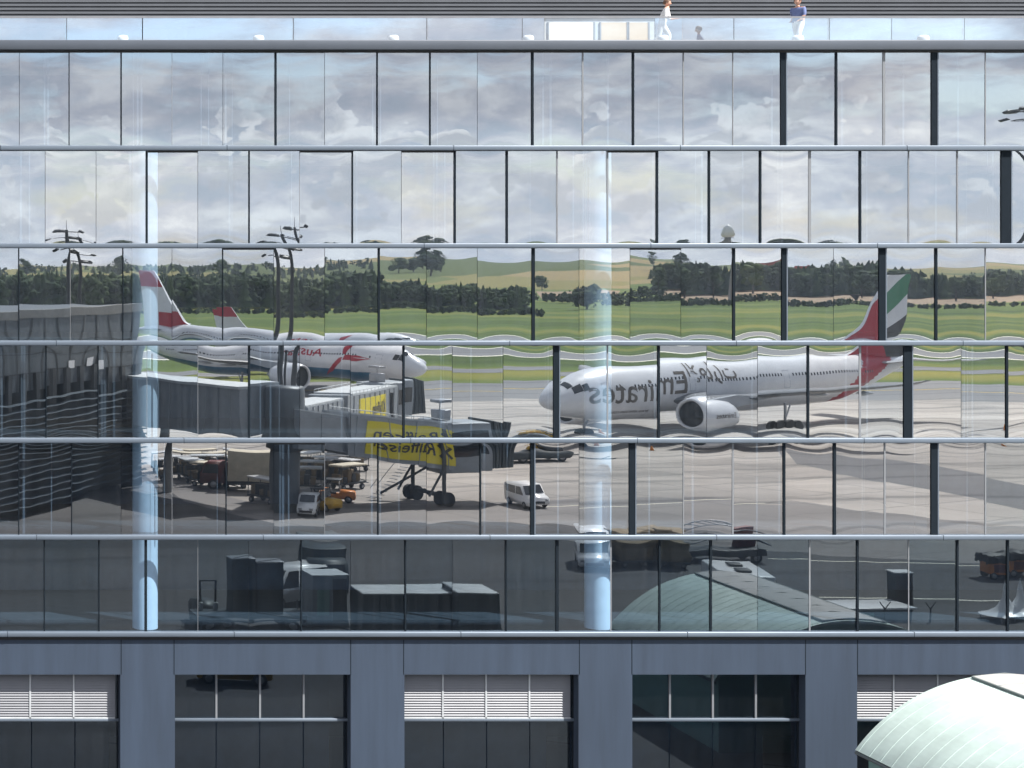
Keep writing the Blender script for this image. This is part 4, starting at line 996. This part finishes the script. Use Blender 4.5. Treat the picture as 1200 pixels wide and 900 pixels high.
def van(label,cat,p,rz,L=4.6,H=1.75,Wd=.92,m='white',kind='van',group=None):
    t=thing('parked_van' if kind=='van' else 'parked_car',label,cat,(p.x,p.y,0),rz,group)
    h=L/2
    if kind=='van': prof=[(-h,.32),(h,.32),(h,.78),(h-.25,.98),(h-.75,1.08),(h-1.45,H),(-h+.12,H),(-h,H-.25)]
    else: prof=[(-h,.3),(h,.3),(h,.68),(h-.15,.82),(h-1.15,.95),(h-1.9,H),(-h+.9,H),(-h+.15,1.0),(-h,.85)]
    bodyprism(t,'body',prof,Wd,M[m])
    fr=(h-.75,1.10,h-1.45,H) if kind=='van' else (h-1.15,.97,h-1.9,H)
    mb=MB();x0,z0,x1,z1=fr
    a,b=.08,.90;P=lambda q:(x0+(x1-x0)*q+.03,z0+(z1-z0)*q+.03)
    mb.add([(P(a)[0],-Wd+.12,P(a)[1]),(P(a)[0],Wd-.12,P(a)[1]),(P(b)[0],Wd-.16,P(b)[1]),(P(b)[0],-Wd+.16,P(b)[1])],[(0,1,2,3)],0);mb.build('windscreen',M['darkglass'],t,False)
    for sd in (1,-1):
        mb=MB();y=sd*(Wd+.006)
        zl=1.12 if kind=='van' else 1.0;zt=H-.12
        for (u0,u1,u2,u3) in ((x0-.15,x1+.02,x1-.75,x1-.75),(x1-.82,x1-.82,-h+.35,-h+.35)):
            mb.add([(u0,y,zl),(u1,y,zt),(u2,y,zt),(u3,y,zl)],[(0,1,2,3)],0)
        mb.build('side_window',M['darkglass'],t,False)
        mb=MB();mb.cbox(h-.02,h+.02,sd*(Wd-.28)-.14,sd*(Wd-.28)+.14,.62,.78,.01);mb.build('headlight',M['steel'],t)
    mb=MB();mb.cbox(h-.01,h+.03,-.5,.5,.42,.6,.01);mb.build('grille',M['black'],t)
    wheels(t,(-h+.8,h-.85),Wd-.08,.33);return t
p=G(617,594);van('white hatchback with dark windows facing the glass, right of the nearer bridge cab','car',p,R(84),4.3,1.85,.95,'white','van')
p=G(693,660);van('white minibus seen from the front beside the pale column','van',p,R(110),4.9,2.1,.95,'white')
p=G(362,603);van('small white van behind the yellow tugs','van',p,R(112),3.2,1.7,.7,'white')
p=G(340,707);van('white van parked left of the grey cabinet, its windscreen tilted up','van',p,R(150),5.2,2.2,1.0,'white')
def truck(label,p,rz,L,cm,bm_,H=3.2,name='box_truck'):
    t=thing(name,label,'truck',(p.x,p.y,0),rz);h=L/2
    bodyprism(t,'cab',[(h-2.0,.55),(h,.55),(h,1.4),(h-.35,2.35),(h-2.0,2.4)],1.1,M[cm])
    mb=MB();mb.cbox(-h,h-2.15,-1.2,1.2,.95,H,.05);mb.build('box_body',M[bm_],t)
    mb=MB();mb.box(-h,h-.2,-.5,.5,.55,.9);mb.build('chassis',M['darksteel'],t)
    mb=MB();mb.add([(h+.01,-.95,1.45),(h+.01,.95,1.45),(h-.29,.9,2.2),(h-.29,-.9,2.2)],[(0,1,2,3)],0);mb.build('windscreen',M['darkglass'],t,False)
    for sd in (1,-1):
        mb=MB();mb.add([(h-.15,sd*1.107,1.4),(h-.42,sd*1.107,2.2),(h-1.5,sd*1.107,2.2),(h-1.5,sd*1.107,1.4)],[(0,1,2,3)],0);mb.build('side_window',M['darkglass'],t,False)
        mb=MB();mb.cbox(h-.02,h+.03,sd*.8-.15,sd*.8+.15,.7,.9,.01);mb.build('headlight',M['steel'],t)
    wheels(t,(-h+1.2,h-1.1),1.0,.45);return t
p=G(292,576);truck('catering truck with cream canvas top and dark red sides, left of the bridge pier',p,R(200),8.0,'rust','canvas',3.6)
p=G(378,695);truck('dark high sided truck seen from behind the grey cabinet',p,R(98),6.5,'contdark','contdark',3.0)
# baggage carts
def cart(label,p,rz,cover='canvas',load='brownbox'):
    t=thing('baggage_cart',label,'baggage cart',(p.x,p.y,0),rz,'baggage carts on the apron')
    mb=MB();mb.box(-1.5,1.5,-.75,.75,.5,.62)
    for x in (-1.45,1.45):
        for y in (-.7,.7): mb.tube((x,y,.6),(x,y,2.0),.035,.035,5)
    mb.tube((1.5,0,.5),(2.5,0,.35),.04,.04,5);mb.build('frame',M['darksteel'],t)
    mb=MB();mb.cbox(-1.55,1.55,-.8,.8,1.98,2.14,.06);mb.build('cover',M[cover],t)
    mb=MB();random.seed(hash((round(p.x),3))&255)
    for k in range(5): x=-1.2+k*.5;mb.cbox(x-.22,x+.22,-.5,.45,.62,1.0+random.uniform(0,.6),.04,k%2)
    mb.build('luggage',[M[load],M['darksteel']],t)
    wheels(t,(-1.1,1.1),.62,.24);return t
for i,(x,y,rz,cv,wd) in enumerate(((196,552,8,'white','white topped baggage cart, leftmost of the cart train'),(215,556,12,'canvas','cream topped baggage cart, second from the left'),(233,551,-5,'canvas','cream topped baggage cart behind the silver one'),(243,561,20,'conttop','silver topped baggage cart in front of the train'),(205,563,5,'white','white topped baggage cart nearest the blue column'),(256,557,-20,'canvas','cream topped baggage cart beside the catering truck'),(372,566,30,'conttop','silver baggage cart right of the bridge pier'),(388,560,-15,'white','white topped baggage cart behind the yellow tugs'),(402,566,50,'white','white topped baggage cart farthest right'),(268,571,15,'conttop','silver topped baggage cart in front of the catering truck'),(310,590,60,'white','white topped baggage cart at the foot of the bridge pier'),
    (222,566,80,'conttop','silver topped baggage cart turned across the train'),(280,552,10,'white','white topped baggage cart behind the catering truck'),(350,548,35,'canvas','cream topped baggage cart just right of the pier, at the back'),(364,553,-40,'white','white topped baggage cart at the back right of the pier'),(392,549,5,'canvas','cream topped baggage cart below the farther bridge'),(416,553,70,'conttop','silver topped baggage cart below the farther bridge wheels'),(356,574,15,'conttop','silver topped baggage cart beside the small white van'),(410,574,-30,'canvas','cream topped baggage cart right of the orange tug'),(246,572,40,'canvas','cream topped baggage cart nearest the glass, left of the truck'))):
    cart(wd,G(x,y),R(rz),cv)
def tug(label,p,rz,m='yellow',L=3.0,Hc=1.9,group=None,name='baggage_tug'):
    t=thing(name,label,'tug',(p.x,p.y,0),rz,group);h=L/2
    bodyprism(t,'body',[(-h,.3),(h,.3),(h,.85),(h-.1,1.0),(.3,1.05),(.2,.7),(-.5,.7),(-.6,1.1),(-h,1.1)],.68,M[m],.05)
    mb=MB()
    for x in (.25,-.7):
        for y in (-.6,.6): mb.tube((x,y,1.0),(x-.05,y,Hc),.035,.035,5)
    mb.cbox(-.85,.4,-.68,.68,Hc,Hc+.07,.02);mb.build('canopy',M['darksteel'],t)
    mb=MB();mb.cbox(-.5,-.05,-.45,.45,.7,.85,.04);mb.cbox(-.62,-.48,-.45,.45,.8,1.3,.04);mb.build('seat',M['black'],t)
    mb=MB();mb.add([(.3,-.55,1.1),(.3,.55,1.1),(.22,.55,1.8),(.22,-.55,1.8)],[(0,1,2,3)],0);mb.build('windscreen',M['darkglass'],t,False)
    wheels(t,(-h+.55,h-.55),.6,.32);return t
gt='small apron tugs'
tug('yellow baggage tug in front of the white van near the bridge pier',G(380,600),R(60),'yellow',group=gt)
tug('orange baggage tug right of the yellow one by the bridge pier',G(397,590),R(20),'orange',group=gt)
tug('yellow baggage tug parked close under the glass building',G(280,806),R(10),'yellow',3.4,group=gt)
for k,(x,lab) in enumerate(((1166,'orange ground power unit under a rumpled black cover, left of the edge mullion'),(1192,'orange ground power unit under a rumpled black cover, cut by the right edge'))):
    p=G(x,676);t=thing('ground_power_unit',lab,'power unit',(p.x,p.y,0),R(8),'covered ground power units')
    mb=MB();mb.cbox(-.72,.72,-.7,.7,.35,1.15,.06);mb.build('body',M['orange'],t)
    mb=MB();mb.box(-.45,.45,.705,.72,.5,1.0);mb.build('panel',M['rust'],t)
    bm=bmesh.new();bmesh.ops.create_cube(bm,size=1);bmesh.ops.subdivide_edges(bm,edges=bm.edges[:],cuts=6,use_grid_fill=True)
    for v in bm.verts:
        n_=noise.noise(v.co*4+Vector((k*7,1,0)));v.co=Vector((v.co.x*1.75,v.co.y*1.7,1.35+v.co.z*.5))+Vector((n_*.16,n_*.14,n_*.30))
    mb=MB();mb.addbm(bm,0,None,True);mb.build('cover',M['skirt'],t);wheels(t,(-.45,.45),.6,.25)
# pushback tractor with tow bar
p=G(628,541);t=thing('pushback_tractor','low dark pushback tractor with an orange rail on top, in front of the airliner nose','tractor',(p.x,p.y,0),R(-12))
bodyprism(t,'body',[(-3.6,.4),(3.2,.4),(3.4,1.0),(2.6,1.45),(-1.0,1.5),(-1.3,1.3),(-3.6,1.3)],1.35,M['contdark'],.08)
bodyprism(t,'cab',[(.6,1.45),(2.4,1.45),(2.1,2.2),(.7,2.2)],1.1,M['darkglass'],.05)
mb=MB();
for k in range(3): mb.cbox(-1.2+k*.6,-.9+k*.6,-.6,.6,1.5,1.95,.06)
mb.tube((-1.4,-.7,2.15),(.5,-.7,2.15),.05,.05,6);mb.tube((-1.4,.7,2.15),(.5,.7,2.15),.05,.05,6);mb.build('orange_rail',M['yellow'],t)
wheels(t,(-2.4,2.2),1.2,.55)
mb=MB();mb.tube((3.3,0,.6),(8.6,.4,.5),.07,.07,6);mb.tube((7.0,.3,.5),(7.6,.9,.9),.05,.05,5);mb.build('tow_bar',M['darksteel'],t)
# cargo dollies under brown nets
for i,(x,y,w,lab) in enumerate(((735,664,'','brown netted cargo pallet nearest the pale column'),(760,662,'','brown netted cargo pallet in the middle of the row'),(785,664,'','large brown netted cargo pallet beside the loader'))):
    p=G(x,y);t=thing('cargo_dolly',lab,'cargo dolly',(p.x,p.y,0),R(8*i-6),'netted cargo dollies')
    mb=MB();mb.box(-1.0,1.0,-1.4,1.4,.35,.5);mb.tube((0,1.4,.4),(0,2.4,.3),.04,.04,5);mb.build('frame',M['darksteel'],t)
    bm=bmesh.new();bmesh.ops.create_cube(bm,size=1);bmesh.ops.subdivide_edges(bm,edges=bm.edges[:],cuts=5,use_grid_fill=True)
    for v in bm.verts:
        n_=noise.noise(v.co*3+Vector((i*5,0,0)));v.co=Vector((v.co.x*2.0*(1-.12*max(0,v.co.z)),v.co.y*2.6*(1-.12*max(0,v.co.z)),1.35+v.co.z*1.7))*1.0+Vector((n_*.15,n_*.12,n_*.22))
    mb=MB();mb.addbm(bm,0,None,True);mb.build('netted_load',M['brownbox'],t);wheels(t,(-.7,.7),.9,.2)
p=G(842,657);t=thing('cargo_loader','dark low cargo loader with an arched roller deck, behind the white cabin','loader',(p.x,p.y,0),R(4))
mb=MB();mb.cbox(-2.8,2.6,-1.2,1.2,.5,1.0,.05);mb.build('chassis',M['darksteel'],t)
mb=MB();pv=None
for sd in (-1.1,1.1):
    pv=None
    for i in range(13):
        a=i/12.;q=Vector((-2.9+5.8*a,sd,1.3+.9*math.sin(a*math.pi)));
        if pv: mb.tube(pv,q,.06,.06,6)
        pv=q
for i in range(13): a=i/12.;mb.tube((-2.9+5.8*a,-1.1,1.3+.9*math.sin(a*math.pi)),(-2.9+5.8*a,1.1,1.3+.9*math.sin(a*math.pi)),.05,.05,5)
mb.build('roller_deck',M['steel'],t);mb=MB();mb.cbox(1.3,2.4,-1.15,-.2,1.0,2.1,.05);mb.build('cab',M['rust'],t);wheels(t,(-2.1,2.0),1.0,.35)
# white cabin with two roof vents
p=W(880,676,89);p.z=0
t=thing('white_cabin','white rectangular cabin with two dark roof vents','cabin',(p.x,p.y,0),R(14))
zt=EYE-(676-310)*89/2000.
mb=MB();mb.cbox(-1.2,1.2,-5.2,0,.3,zt,.08);mb.build('body',M['white'],t)
mb=MB();mb.box(-1.15,1.15,-5.1,-.1,0,.3);mb.build('plinth',M['darksteel'],t)
for y in (-1.7,-3.6):
    mb=MB();mb.cbox(-.3,.4,y-.45,y+.45,zt,zt+.14,.04);mb.build('roof_vent',M['darksteel'],t)
mb=MB();mb.box(-1.0,1.0,.003,.02,1.1,1.5);mb.build('window',M['darkglass'],t)
# flat kiosk with dark upright cabinet
p=W(1020,722,93);p.z=0;zt=EYE-(712-310)*93/2000.
t=thing('flat_roof_kiosk','low kiosk with wide white flat roof and dark teal walls','kiosk',(p.x,p.y,0),R(-4))
mb=MB();mb.cbox(-2.7,2.6,-2.2,.2,zt-.12,zt,.03);mb.build('roof',M['white'],t)
mb=MB();mb.box(-2.5,2.4,-2.0,0,0,zt-.12);mb.build('wall',M['contdark'],t)
mb=MB();mb.box(-1.0,.2,.003,.03,.1,zt-.3);mb.build('door',M['mintwall'],t)
p=W(1055,707,96);p.z=0
t=thing('upright_cabinet','tall black upright cabinet standing behind the white flat roof','cabinet',(p.x,p.y,0),R(6))
mb=MB();mb.cbox(-.5,.5,-.5,.5,0.05,EYE-(670-310)*96/2000.,.03);mb.build('body',M['contdark'],t)
mb=MB();mb.box(-.42,.42,.503,.53,.3,2.1);mb.build('door',M['black'],t)
mb=MB();mb.box(-.54,.54,-.54,.54,EYE-(670-310)*96/2000.,EYE-(670-310)*96/2000.+.06);mb.build('cap',M['conttop'],t)
for x,y,l in ((1037,722,'small forked antenna on the near side of the white flat roof'),(1092,716,'small forked antenna right of the white flat roof')):
    p=W(x,y,92.5);p.z=0;t=thing('antenna',l,'antenna',(p.x,p.y,0),0,'forked antennas');z=EYE-(705-310)*92.5/2000.
    mb=MB();mb.tube((0,0,0),(0,0,z-.4),.05,.05,6);mb.tube((0,0,z-.4),(.3,0,z),.04,.02,5);mb.tube((0,0,z-.4),(-.3,0,z),.04,.02,5);mb.build('mast',M['darksteel'],t)
for x,l in ((1177,'left one of two small peaked white canopies at the right edge'),(1197,'right one of two small peaked white canopies at the right edge')):
    p=G(x,728);t=thing('peaked_canopy',l,'canopy',(p.x,p.y,0),0,'peaked white canopies')
    mb=MB();n=16;vs=[]
    prof=[(0,2.3),(.10,1.9),(.2,1.3),(.45,.8),(.85,.5),(1.25,.38)]
    mb.lathe([(r,z) for r,z in prof],n=20);mb.lathe([(r-.01,z-.02) for r,z in prof if r>.05],n=20);mb.build('membrane',M['white'],t,False)
    mb=MB();
    for k in range(4): a=k*1.57+.78;mb.tube((math.cos(a)*1.15,math.sin(a)*1.15,0),(math.cos(a)*1.15,math.sin(a)*1.15,.42),.03,.03,5)
    mb.tube((0,0,0),(0,0,2.3),.03,.03,5);mb.build('pole',M['steel'],t)
# black boxes on a flat trailer, at the left
p=W(290,738,90.5);p.z=0
t=thing('flatbed_trailer','long dark flatbed trailer carrying two black boxes','trailer',(p.x,p.y,0),R(-3))
mb=MB();mb.box(-2.9,2.9,-1.1,1.1,.85,1.0)
for x in (-2.8,-1.4,0,1.4,2.8): mb.box(x-.06,x+.06,-1.1,1.1,.6,.85)
for y in (-1.05,1.05): mb.tube((-2.9,y,.5),(2.9,y,.8),.05,.05,5)
mb.build('deck',M['contdark'],t);wheels(t,(-2.2,-1.3,2.0),.95,.38)
mb=MB();
for x in (-2.9,2.9):
    mb.tube((x,-1,1),(x,-1,1.5),.04,.04,5);mb.tube((x,1,1),(x,1,1.5),.04,.04,5)
mb.tube((2.9,1,.9),(4.0,.3,.5),.05,.05,5);mb.build('rail',M['steel'],t)
for x,w,l,tp in ((-.35,.58,'taller narrow black box standing on the flatbed trailer',652),(1.0,.70,'wider black box on the right of the flatbed trailer',656)):
    b=thing('black_box',l,'box',(p.x+x,p.y-.1,1.0),R(-3),'black boxes on the trailer')
    hh=EYE-(tp-310)*91/2000.-1.0
    mb=MB();mb.cbox(-w,w,-.6,.6,0,hh,.03);mb.build('body',M['contdark'],b);mb=MB();mb.cbox(-w-.03,w+.03,-.63,.63,hh,hh+.08,.02);mb.tube((-w+.1,.5,hh+.1),(w-.1,.5,hh+.25),.03,.03,5);mb.build('lid',M['steel'],b)
p=W(240,736,92);p.z=0
t=thing('fork_loader','small dark loader with two upright forks, left of the trailer','loader',(p.x,p.y,0),R(90))
bodyprism(t,'body',[(-1.6,.35),(.5,.35),(.7,1.0),(.2,1.35),(-.4,1.3),(-1.6,1.2)],.55,M['contdark'],.05)
mb=MB()
for y in (-.42,.42): mb.tube((.9,y,.2),(.9,y,2.6),.06,.06,6);mb.tube((.9,y,.25),(2.0,y,.2),.06,.03,5)
mb.tube((.9,-.42,2.6),(.9,.42,2.6),.05,.05,5);mb.build('mast',M['darksteel'],t)
for y in (-.42,.42):
    mb=MB();mb.cbox(.95,1.1,y-.13,y+.13,1.0,1.45,.04);mb.build('lamp',M['conttop'],t)
wheels(t,(-1.1,.5),.5,.35)
p=W(380,738,91);p.z=0
t=thing('grey_cabinet','grey green control cabinet with a dark open side','cabinet',(p.x,p.y,0),R(-5));z=EYE-(672-310)*91/2000.
mb=MB();mb.cbox(-.95,.95,-.9,.9,.1,z,.04);mb.build('body',M['bridge'],t)
mb=MB();mb.box(-.7,-.05,.903,.93,.9,2.3);mb.build('door_panel',M['mintwall'],t)
mb=MB();mb.box(.15,.9,.903,.92,.5,z-.15);mb.build('opening',M['black'],t)
mb=MB();mb.box(-1.0,1.0,-.95,.95,z,z+.06);mb.build('roof',M['conttop'],t)
for (xa,xb,yt,d,lab) in ((428,536,696,87,'long dark storage container with a pale roof'),(537,584,694,86,'shorter dark storage container joined to the long one, its roof slightly higher')):
    X0=(xa+150)*d/2000.;X1=(xb+150)*d/2000.;Y=2*D-d;z=EYE-(yt-310)*d/2000.
    t=thing('storage_container',lab,'container',((X0+X1)/2,Y,0),0,'dark storage containers');w=(X1-X0)/2
    mb=MB();mb.box(-w,w,-2.4,0,.15,z-.08)
    for k in range(int(w*2/.35)): mb.box(-w+.1+k*.35,-w+.25+k*.35,.0,.03,.3,z-.2)
    for x in (-w,w): 
        for y in (-2.4,0): mb.box(x-.06,x+.06,y-.06,y+.06,0,z-.05)
    mb.build('body',M['contdark'],t)
    mb=MB();mb.cbox(-w-.05,w+.05,-2.45,.05,z-.08,z,.02);mb.build('roof',M['conttop'],t)
    mb=MB();mb.box(w-1.1,w-.15,.032,.06,.3,z-.3);mb.build('door',M['termdark'],t)
# vehicle-high barrier posts and cones on the apron
random.seed(5)
c0=None
for x,y,l in ((700,511,'orange cone left of the airliner nose wheel'),(766,524,'orange cone below the airliner lettering'),(1180,505,'orange cone on the far right of the pale concrete')):
    p=G(x,y)
    if c0 is None:
        c0=thing('traffic_cone',l,'cone',(p.x,p.y,0),0,'traffic cones');mb=MB();mb.lathe([(.2,.04),(.05,.75),(0,.75)],n=12);mb.build('cone',M['orange'],c0);mb=MB();mb.box(-.25,.25,-.25,.25,0,.04);mb.build('base',M['black'],c0)
    else: dup(c0,(p.x,p.y,0),0,l)

# ------------------------------------------------------------------ haze
mb=MB();mb.box(-4500,6500,-5200,300,-3,90)
hz=mb.build('haze',[]);tag(hz,kind='stuff');hz['label']='thin pale summer haze over the airfield';hz['category']='haze'
hm=bpy.data.materials.new('haze_air');hm.use_nodes=True;nt=hm.node_tree
for n_ in list(nt.nodes): nt.nodes.remove(n_)
o_=nt.nodes.new('ShaderNodeOutputMaterial');pv_=nt.nodes.new('ShaderNodeVolumePrincipled');pv_.inputs['Density'].default_value=.00006;pv_.inputs['Color'].default_value=(.75,.85,1,1);pv_.inputs['Anisotropy'].default_value=.2
nt.links.new(pv_.outputs[0],o_.inputs['Volume']);hz.data.materials.clear();hz.data.materials.append(hm)
USE_HAZE=True
if not USE_HAZE: bpy.data.objects.remove(hz)

# ------------------------------------------------------------------ sky and sun
sun_dir=Vector((.55,-.50,.0)).normalized()*math.cos(R(52))+Vector((0,0,math.sin(R(52))))
L=bpy.data.lights.new('sun','SUN');L.energy=3.6;L.angle=R(.5);L.color=(1,.955,.89);lo=bpy.data.objects.new('sun',L);C.objects.link(lo)
lo.rotation_euler=sun_dir.to_track_quat('Z','Y').to_euler();lo.location=(0,0,80)
w=bpy.data.worlds.new('World');scene.world=w;w.use_nodes=True;nt=w.node_tree
bg=nt.nodes['Background'];sky=nt.nodes.new('ShaderNodeTexSky');sky.sky_type='NISHITA';sky.sun_disc=False
sky.sun_elevation=R(52);sky.sun_rotation=math.atan2(sun_dir.x,sun_dir.y);sky.air_density=1.0;sky.dust_density=1.2;sky.altitude=180
bg.inputs['Strength'].default_value=.085
tc=nt.nodes.new('ShaderNodeTexCoord')
def mapn(sc,loc=(0,0,0)):
    m=nt.nodes.new('ShaderNodeMapping');m.inputs['Scale'].default_value=sc;m.inputs['Location'].default_value=loc;nt.links.new(tc.outputs['Generated'],m.inputs['Vector']);return m
def noi(mp,scale,det,rough,dist=0):
    n=nt.nodes.new('ShaderNodeTexNoise');n.inputs['Scale'].default_value=scale;n.inputs['Detail'].default_value=det;n.inputs['Roughness'].default_value=rough;n.inputs['Distortion'].default_value=dist
    nt.links.new(mp.outputs['Vector'],n.inputs['Vector']);return n
def ramp(src,stops):
    r=nt.nodes.new('ShaderNodeValToRGB');e=r.color_ramp.elements;e[0].position,e[0].color=stops[0][0],stops[0][1];e[1].position,e[1].color=stops[-1][0],stops[-1][1]
    for p_,c_ in stops[1:-1]: k=e.new(p_);k.color=c_
    nt.links.new(src,r.inputs['Fac']);return r
def g1(v): return (v,v,v,1)
m1=mapn((1,1,3.4),(3.1,.4,.2));n1=noi(m1,10,9,.6,.1)          # cover
m2=mapn((1,1,2.2),(1.3,2.2,.7));n2=noi(m2,24,9,.6,.15)            # light and dark inside
cov=ramp(n1.outputs['Fac'],[(.36,g1(.12)),(.50,g1(.95))])
cc=ramp(n2.outputs['Fac'],[(.38,(3.4,3.65,4.1,1)),(.48,(4.15,4.15,4.5,1)),(.55,(4.9,4.85,5.0,1)),(.64,(5.9,5.8,5.8,1))])
# heavier grey deck higher up, brighter milky band near the horizon
sx=nt.nodes.new('ShaderNodeSeparateXYZ');nt.links.new(tc.outputs['Generated'],sx.inputs[0])
el=ramp(sx.outputs['Z'],[(.0,(1.36,1.38,1.38,1)),(.07,(1.22,1.24,1.25,1)),(.085,(.86,.85,.87,1)),(.14,(.80,.80,.82,1)),(.4,(1.0,1.0,1.0,1))])
mu=nt.nodes.new('ShaderNodeMix');mu.data_type='RGBA';mu.blend_type='MULTIPLY';mu.inputs[0].default_value=1
nt.links.new(cc.outputs['Color'],mu.inputs[6]);nt.links.new(el.outputs['Color'],mu.inputs[7])
tn=nt.nodes.new('ShaderNodeMix');tn.data_type='RGBA';tn.blend_type='MULTIPLY';tn.inputs[0].default_value=1;tn.inputs[7].default_value=(.90,.88,.90,1)
nt.links.new(sky.outputs['Color'],tn.inputs[6])
# cumulus heads with crisp edges
m3=mapn((1,1,1.25),(5.3,1.2,2.7));n3=noi(m3,24,10,.52,.05);
vo=nt.nodes.new('ShaderNodeTexVoronoi');vo.feature='F1';vo.inputs['Scale'].default_value=85;vo.inputs['Detail'].default_value=1;vo.inputs['Roughness'].default_value=.5
nt.links.new(m3.outputs['Vector'],vo.inputs['Vector'])
vm=nt.nodes.new('ShaderNodeMath');vm.operation='MULTIPLY_ADD';vm.inputs[1].default_value=-.17;nt.links.new(vo.outputs['Distance'],vm.inputs[0]);nt.links.new(n3.outputs['Fac'],vm.inputs[2])
pf=ramp(vm.outputs[0],[(.42,g1(0)),(.44,g1(1))])
bz=ramp(sx.outputs['Z'],[(.0,g1(.35)),(.03,g1(.75)),(.055,g1(.5)),(.07,g1(.95)),(.085,g1(.6)),(.10,g1(.15)),(.5,g1(.3))])
pm=nt.nodes.new('ShaderNodeMath');pm.operation='MULTIPLY';nt.links.new(pf.outputs['Color'],pm.inputs[0]);nt.links.new(bz.outputs['Color'],pm.inputs[1])
m4_=mapn((1,1,1.25),(5.3,1.2,2.685));n4=noi(m4_,24,10,.52,.05)   # same clouds looked up a little lower: lit tops, grey feet
df=nt.nodes.new('ShaderNodeMath');df.operation='SUBTRACT';nt.links.new(n3.outputs['Fac'],df.inputs[0]);nt.links.new(n4.outputs['Fac'],df.inputs[1])
da=nt.nodes.new('ShaderNodeMath');da.operation='MULTIPLY_ADD';da.inputs[1].default_value=7;da.inputs[2].default_value=.5;nt.links.new(df.outputs[0],da.inputs[0])
pc=ramp(da.outputs[0],[(.2,(7.3,7.2,7.2,1)),(.5,(6.2,6.1,6.15,1)),(.85,(4.7,4.75,5.0,1))])
mp_=nt.nodes.new('ShaderNodeMix');mp_.data_type='RGBA';nt.links.new(pm.outputs[0],mp_.inputs[0]);nt.links.new(mu.outputs[2],mp_.inputs[6]);nt.links.new(pc.outputs['Color'],mp_.inputs[7]);mu=mp_
cv=nt.nodes.new('ShaderNodeMath');cv.operation='MAXIMUM';nt.links.new(cov.outputs['Color'],cv.inputs[0]);nt.links.new(pm.outputs[0],cv.inputs[1])
mx=nt.nodes.new('ShaderNodeMix');mx.data_type='RGBA';nt.links.new(cv.outputs[0],mx.inputs[0]);nt.links.new(tn.outputs[2],mx.inputs[6]);nt.links.new(mu.outputs[2],mx.inputs[7])
nt.links.new(mx.outputs[2],bg.inputs['Color'])
# ------------------------------------------------------------------ camera
cam=bpy.data.cameras.new('camera');co=bpy.data.objects.new('camera',cam);C.objects.link(co);scene.camera=co
co.location=(0,0,EYE);co.rotation_euler=(R(90),0,0)
cam.sensor_width=36;cam.lens=36*2000/1200.0;cam.shift_x=750/1200.0;cam.shift_y=-140/1200.0;cam.clip_start=.1;cam.clip_end=20000
scene.view_settings.view_transform='Standard';scene.view_settings.look='None';scene.view_settings.gamma=1;scene.view_settings.exposure=1.4
scene.cycles.max_bounces=8;scene.cycles.transparent_max_bounces=12;scene.cycles.glossy_bounces=4;scene.cycles.diffuse_bounces=3
scene.cycles.caustics_reflective=False;scene.cycles.caustics_refractive=False
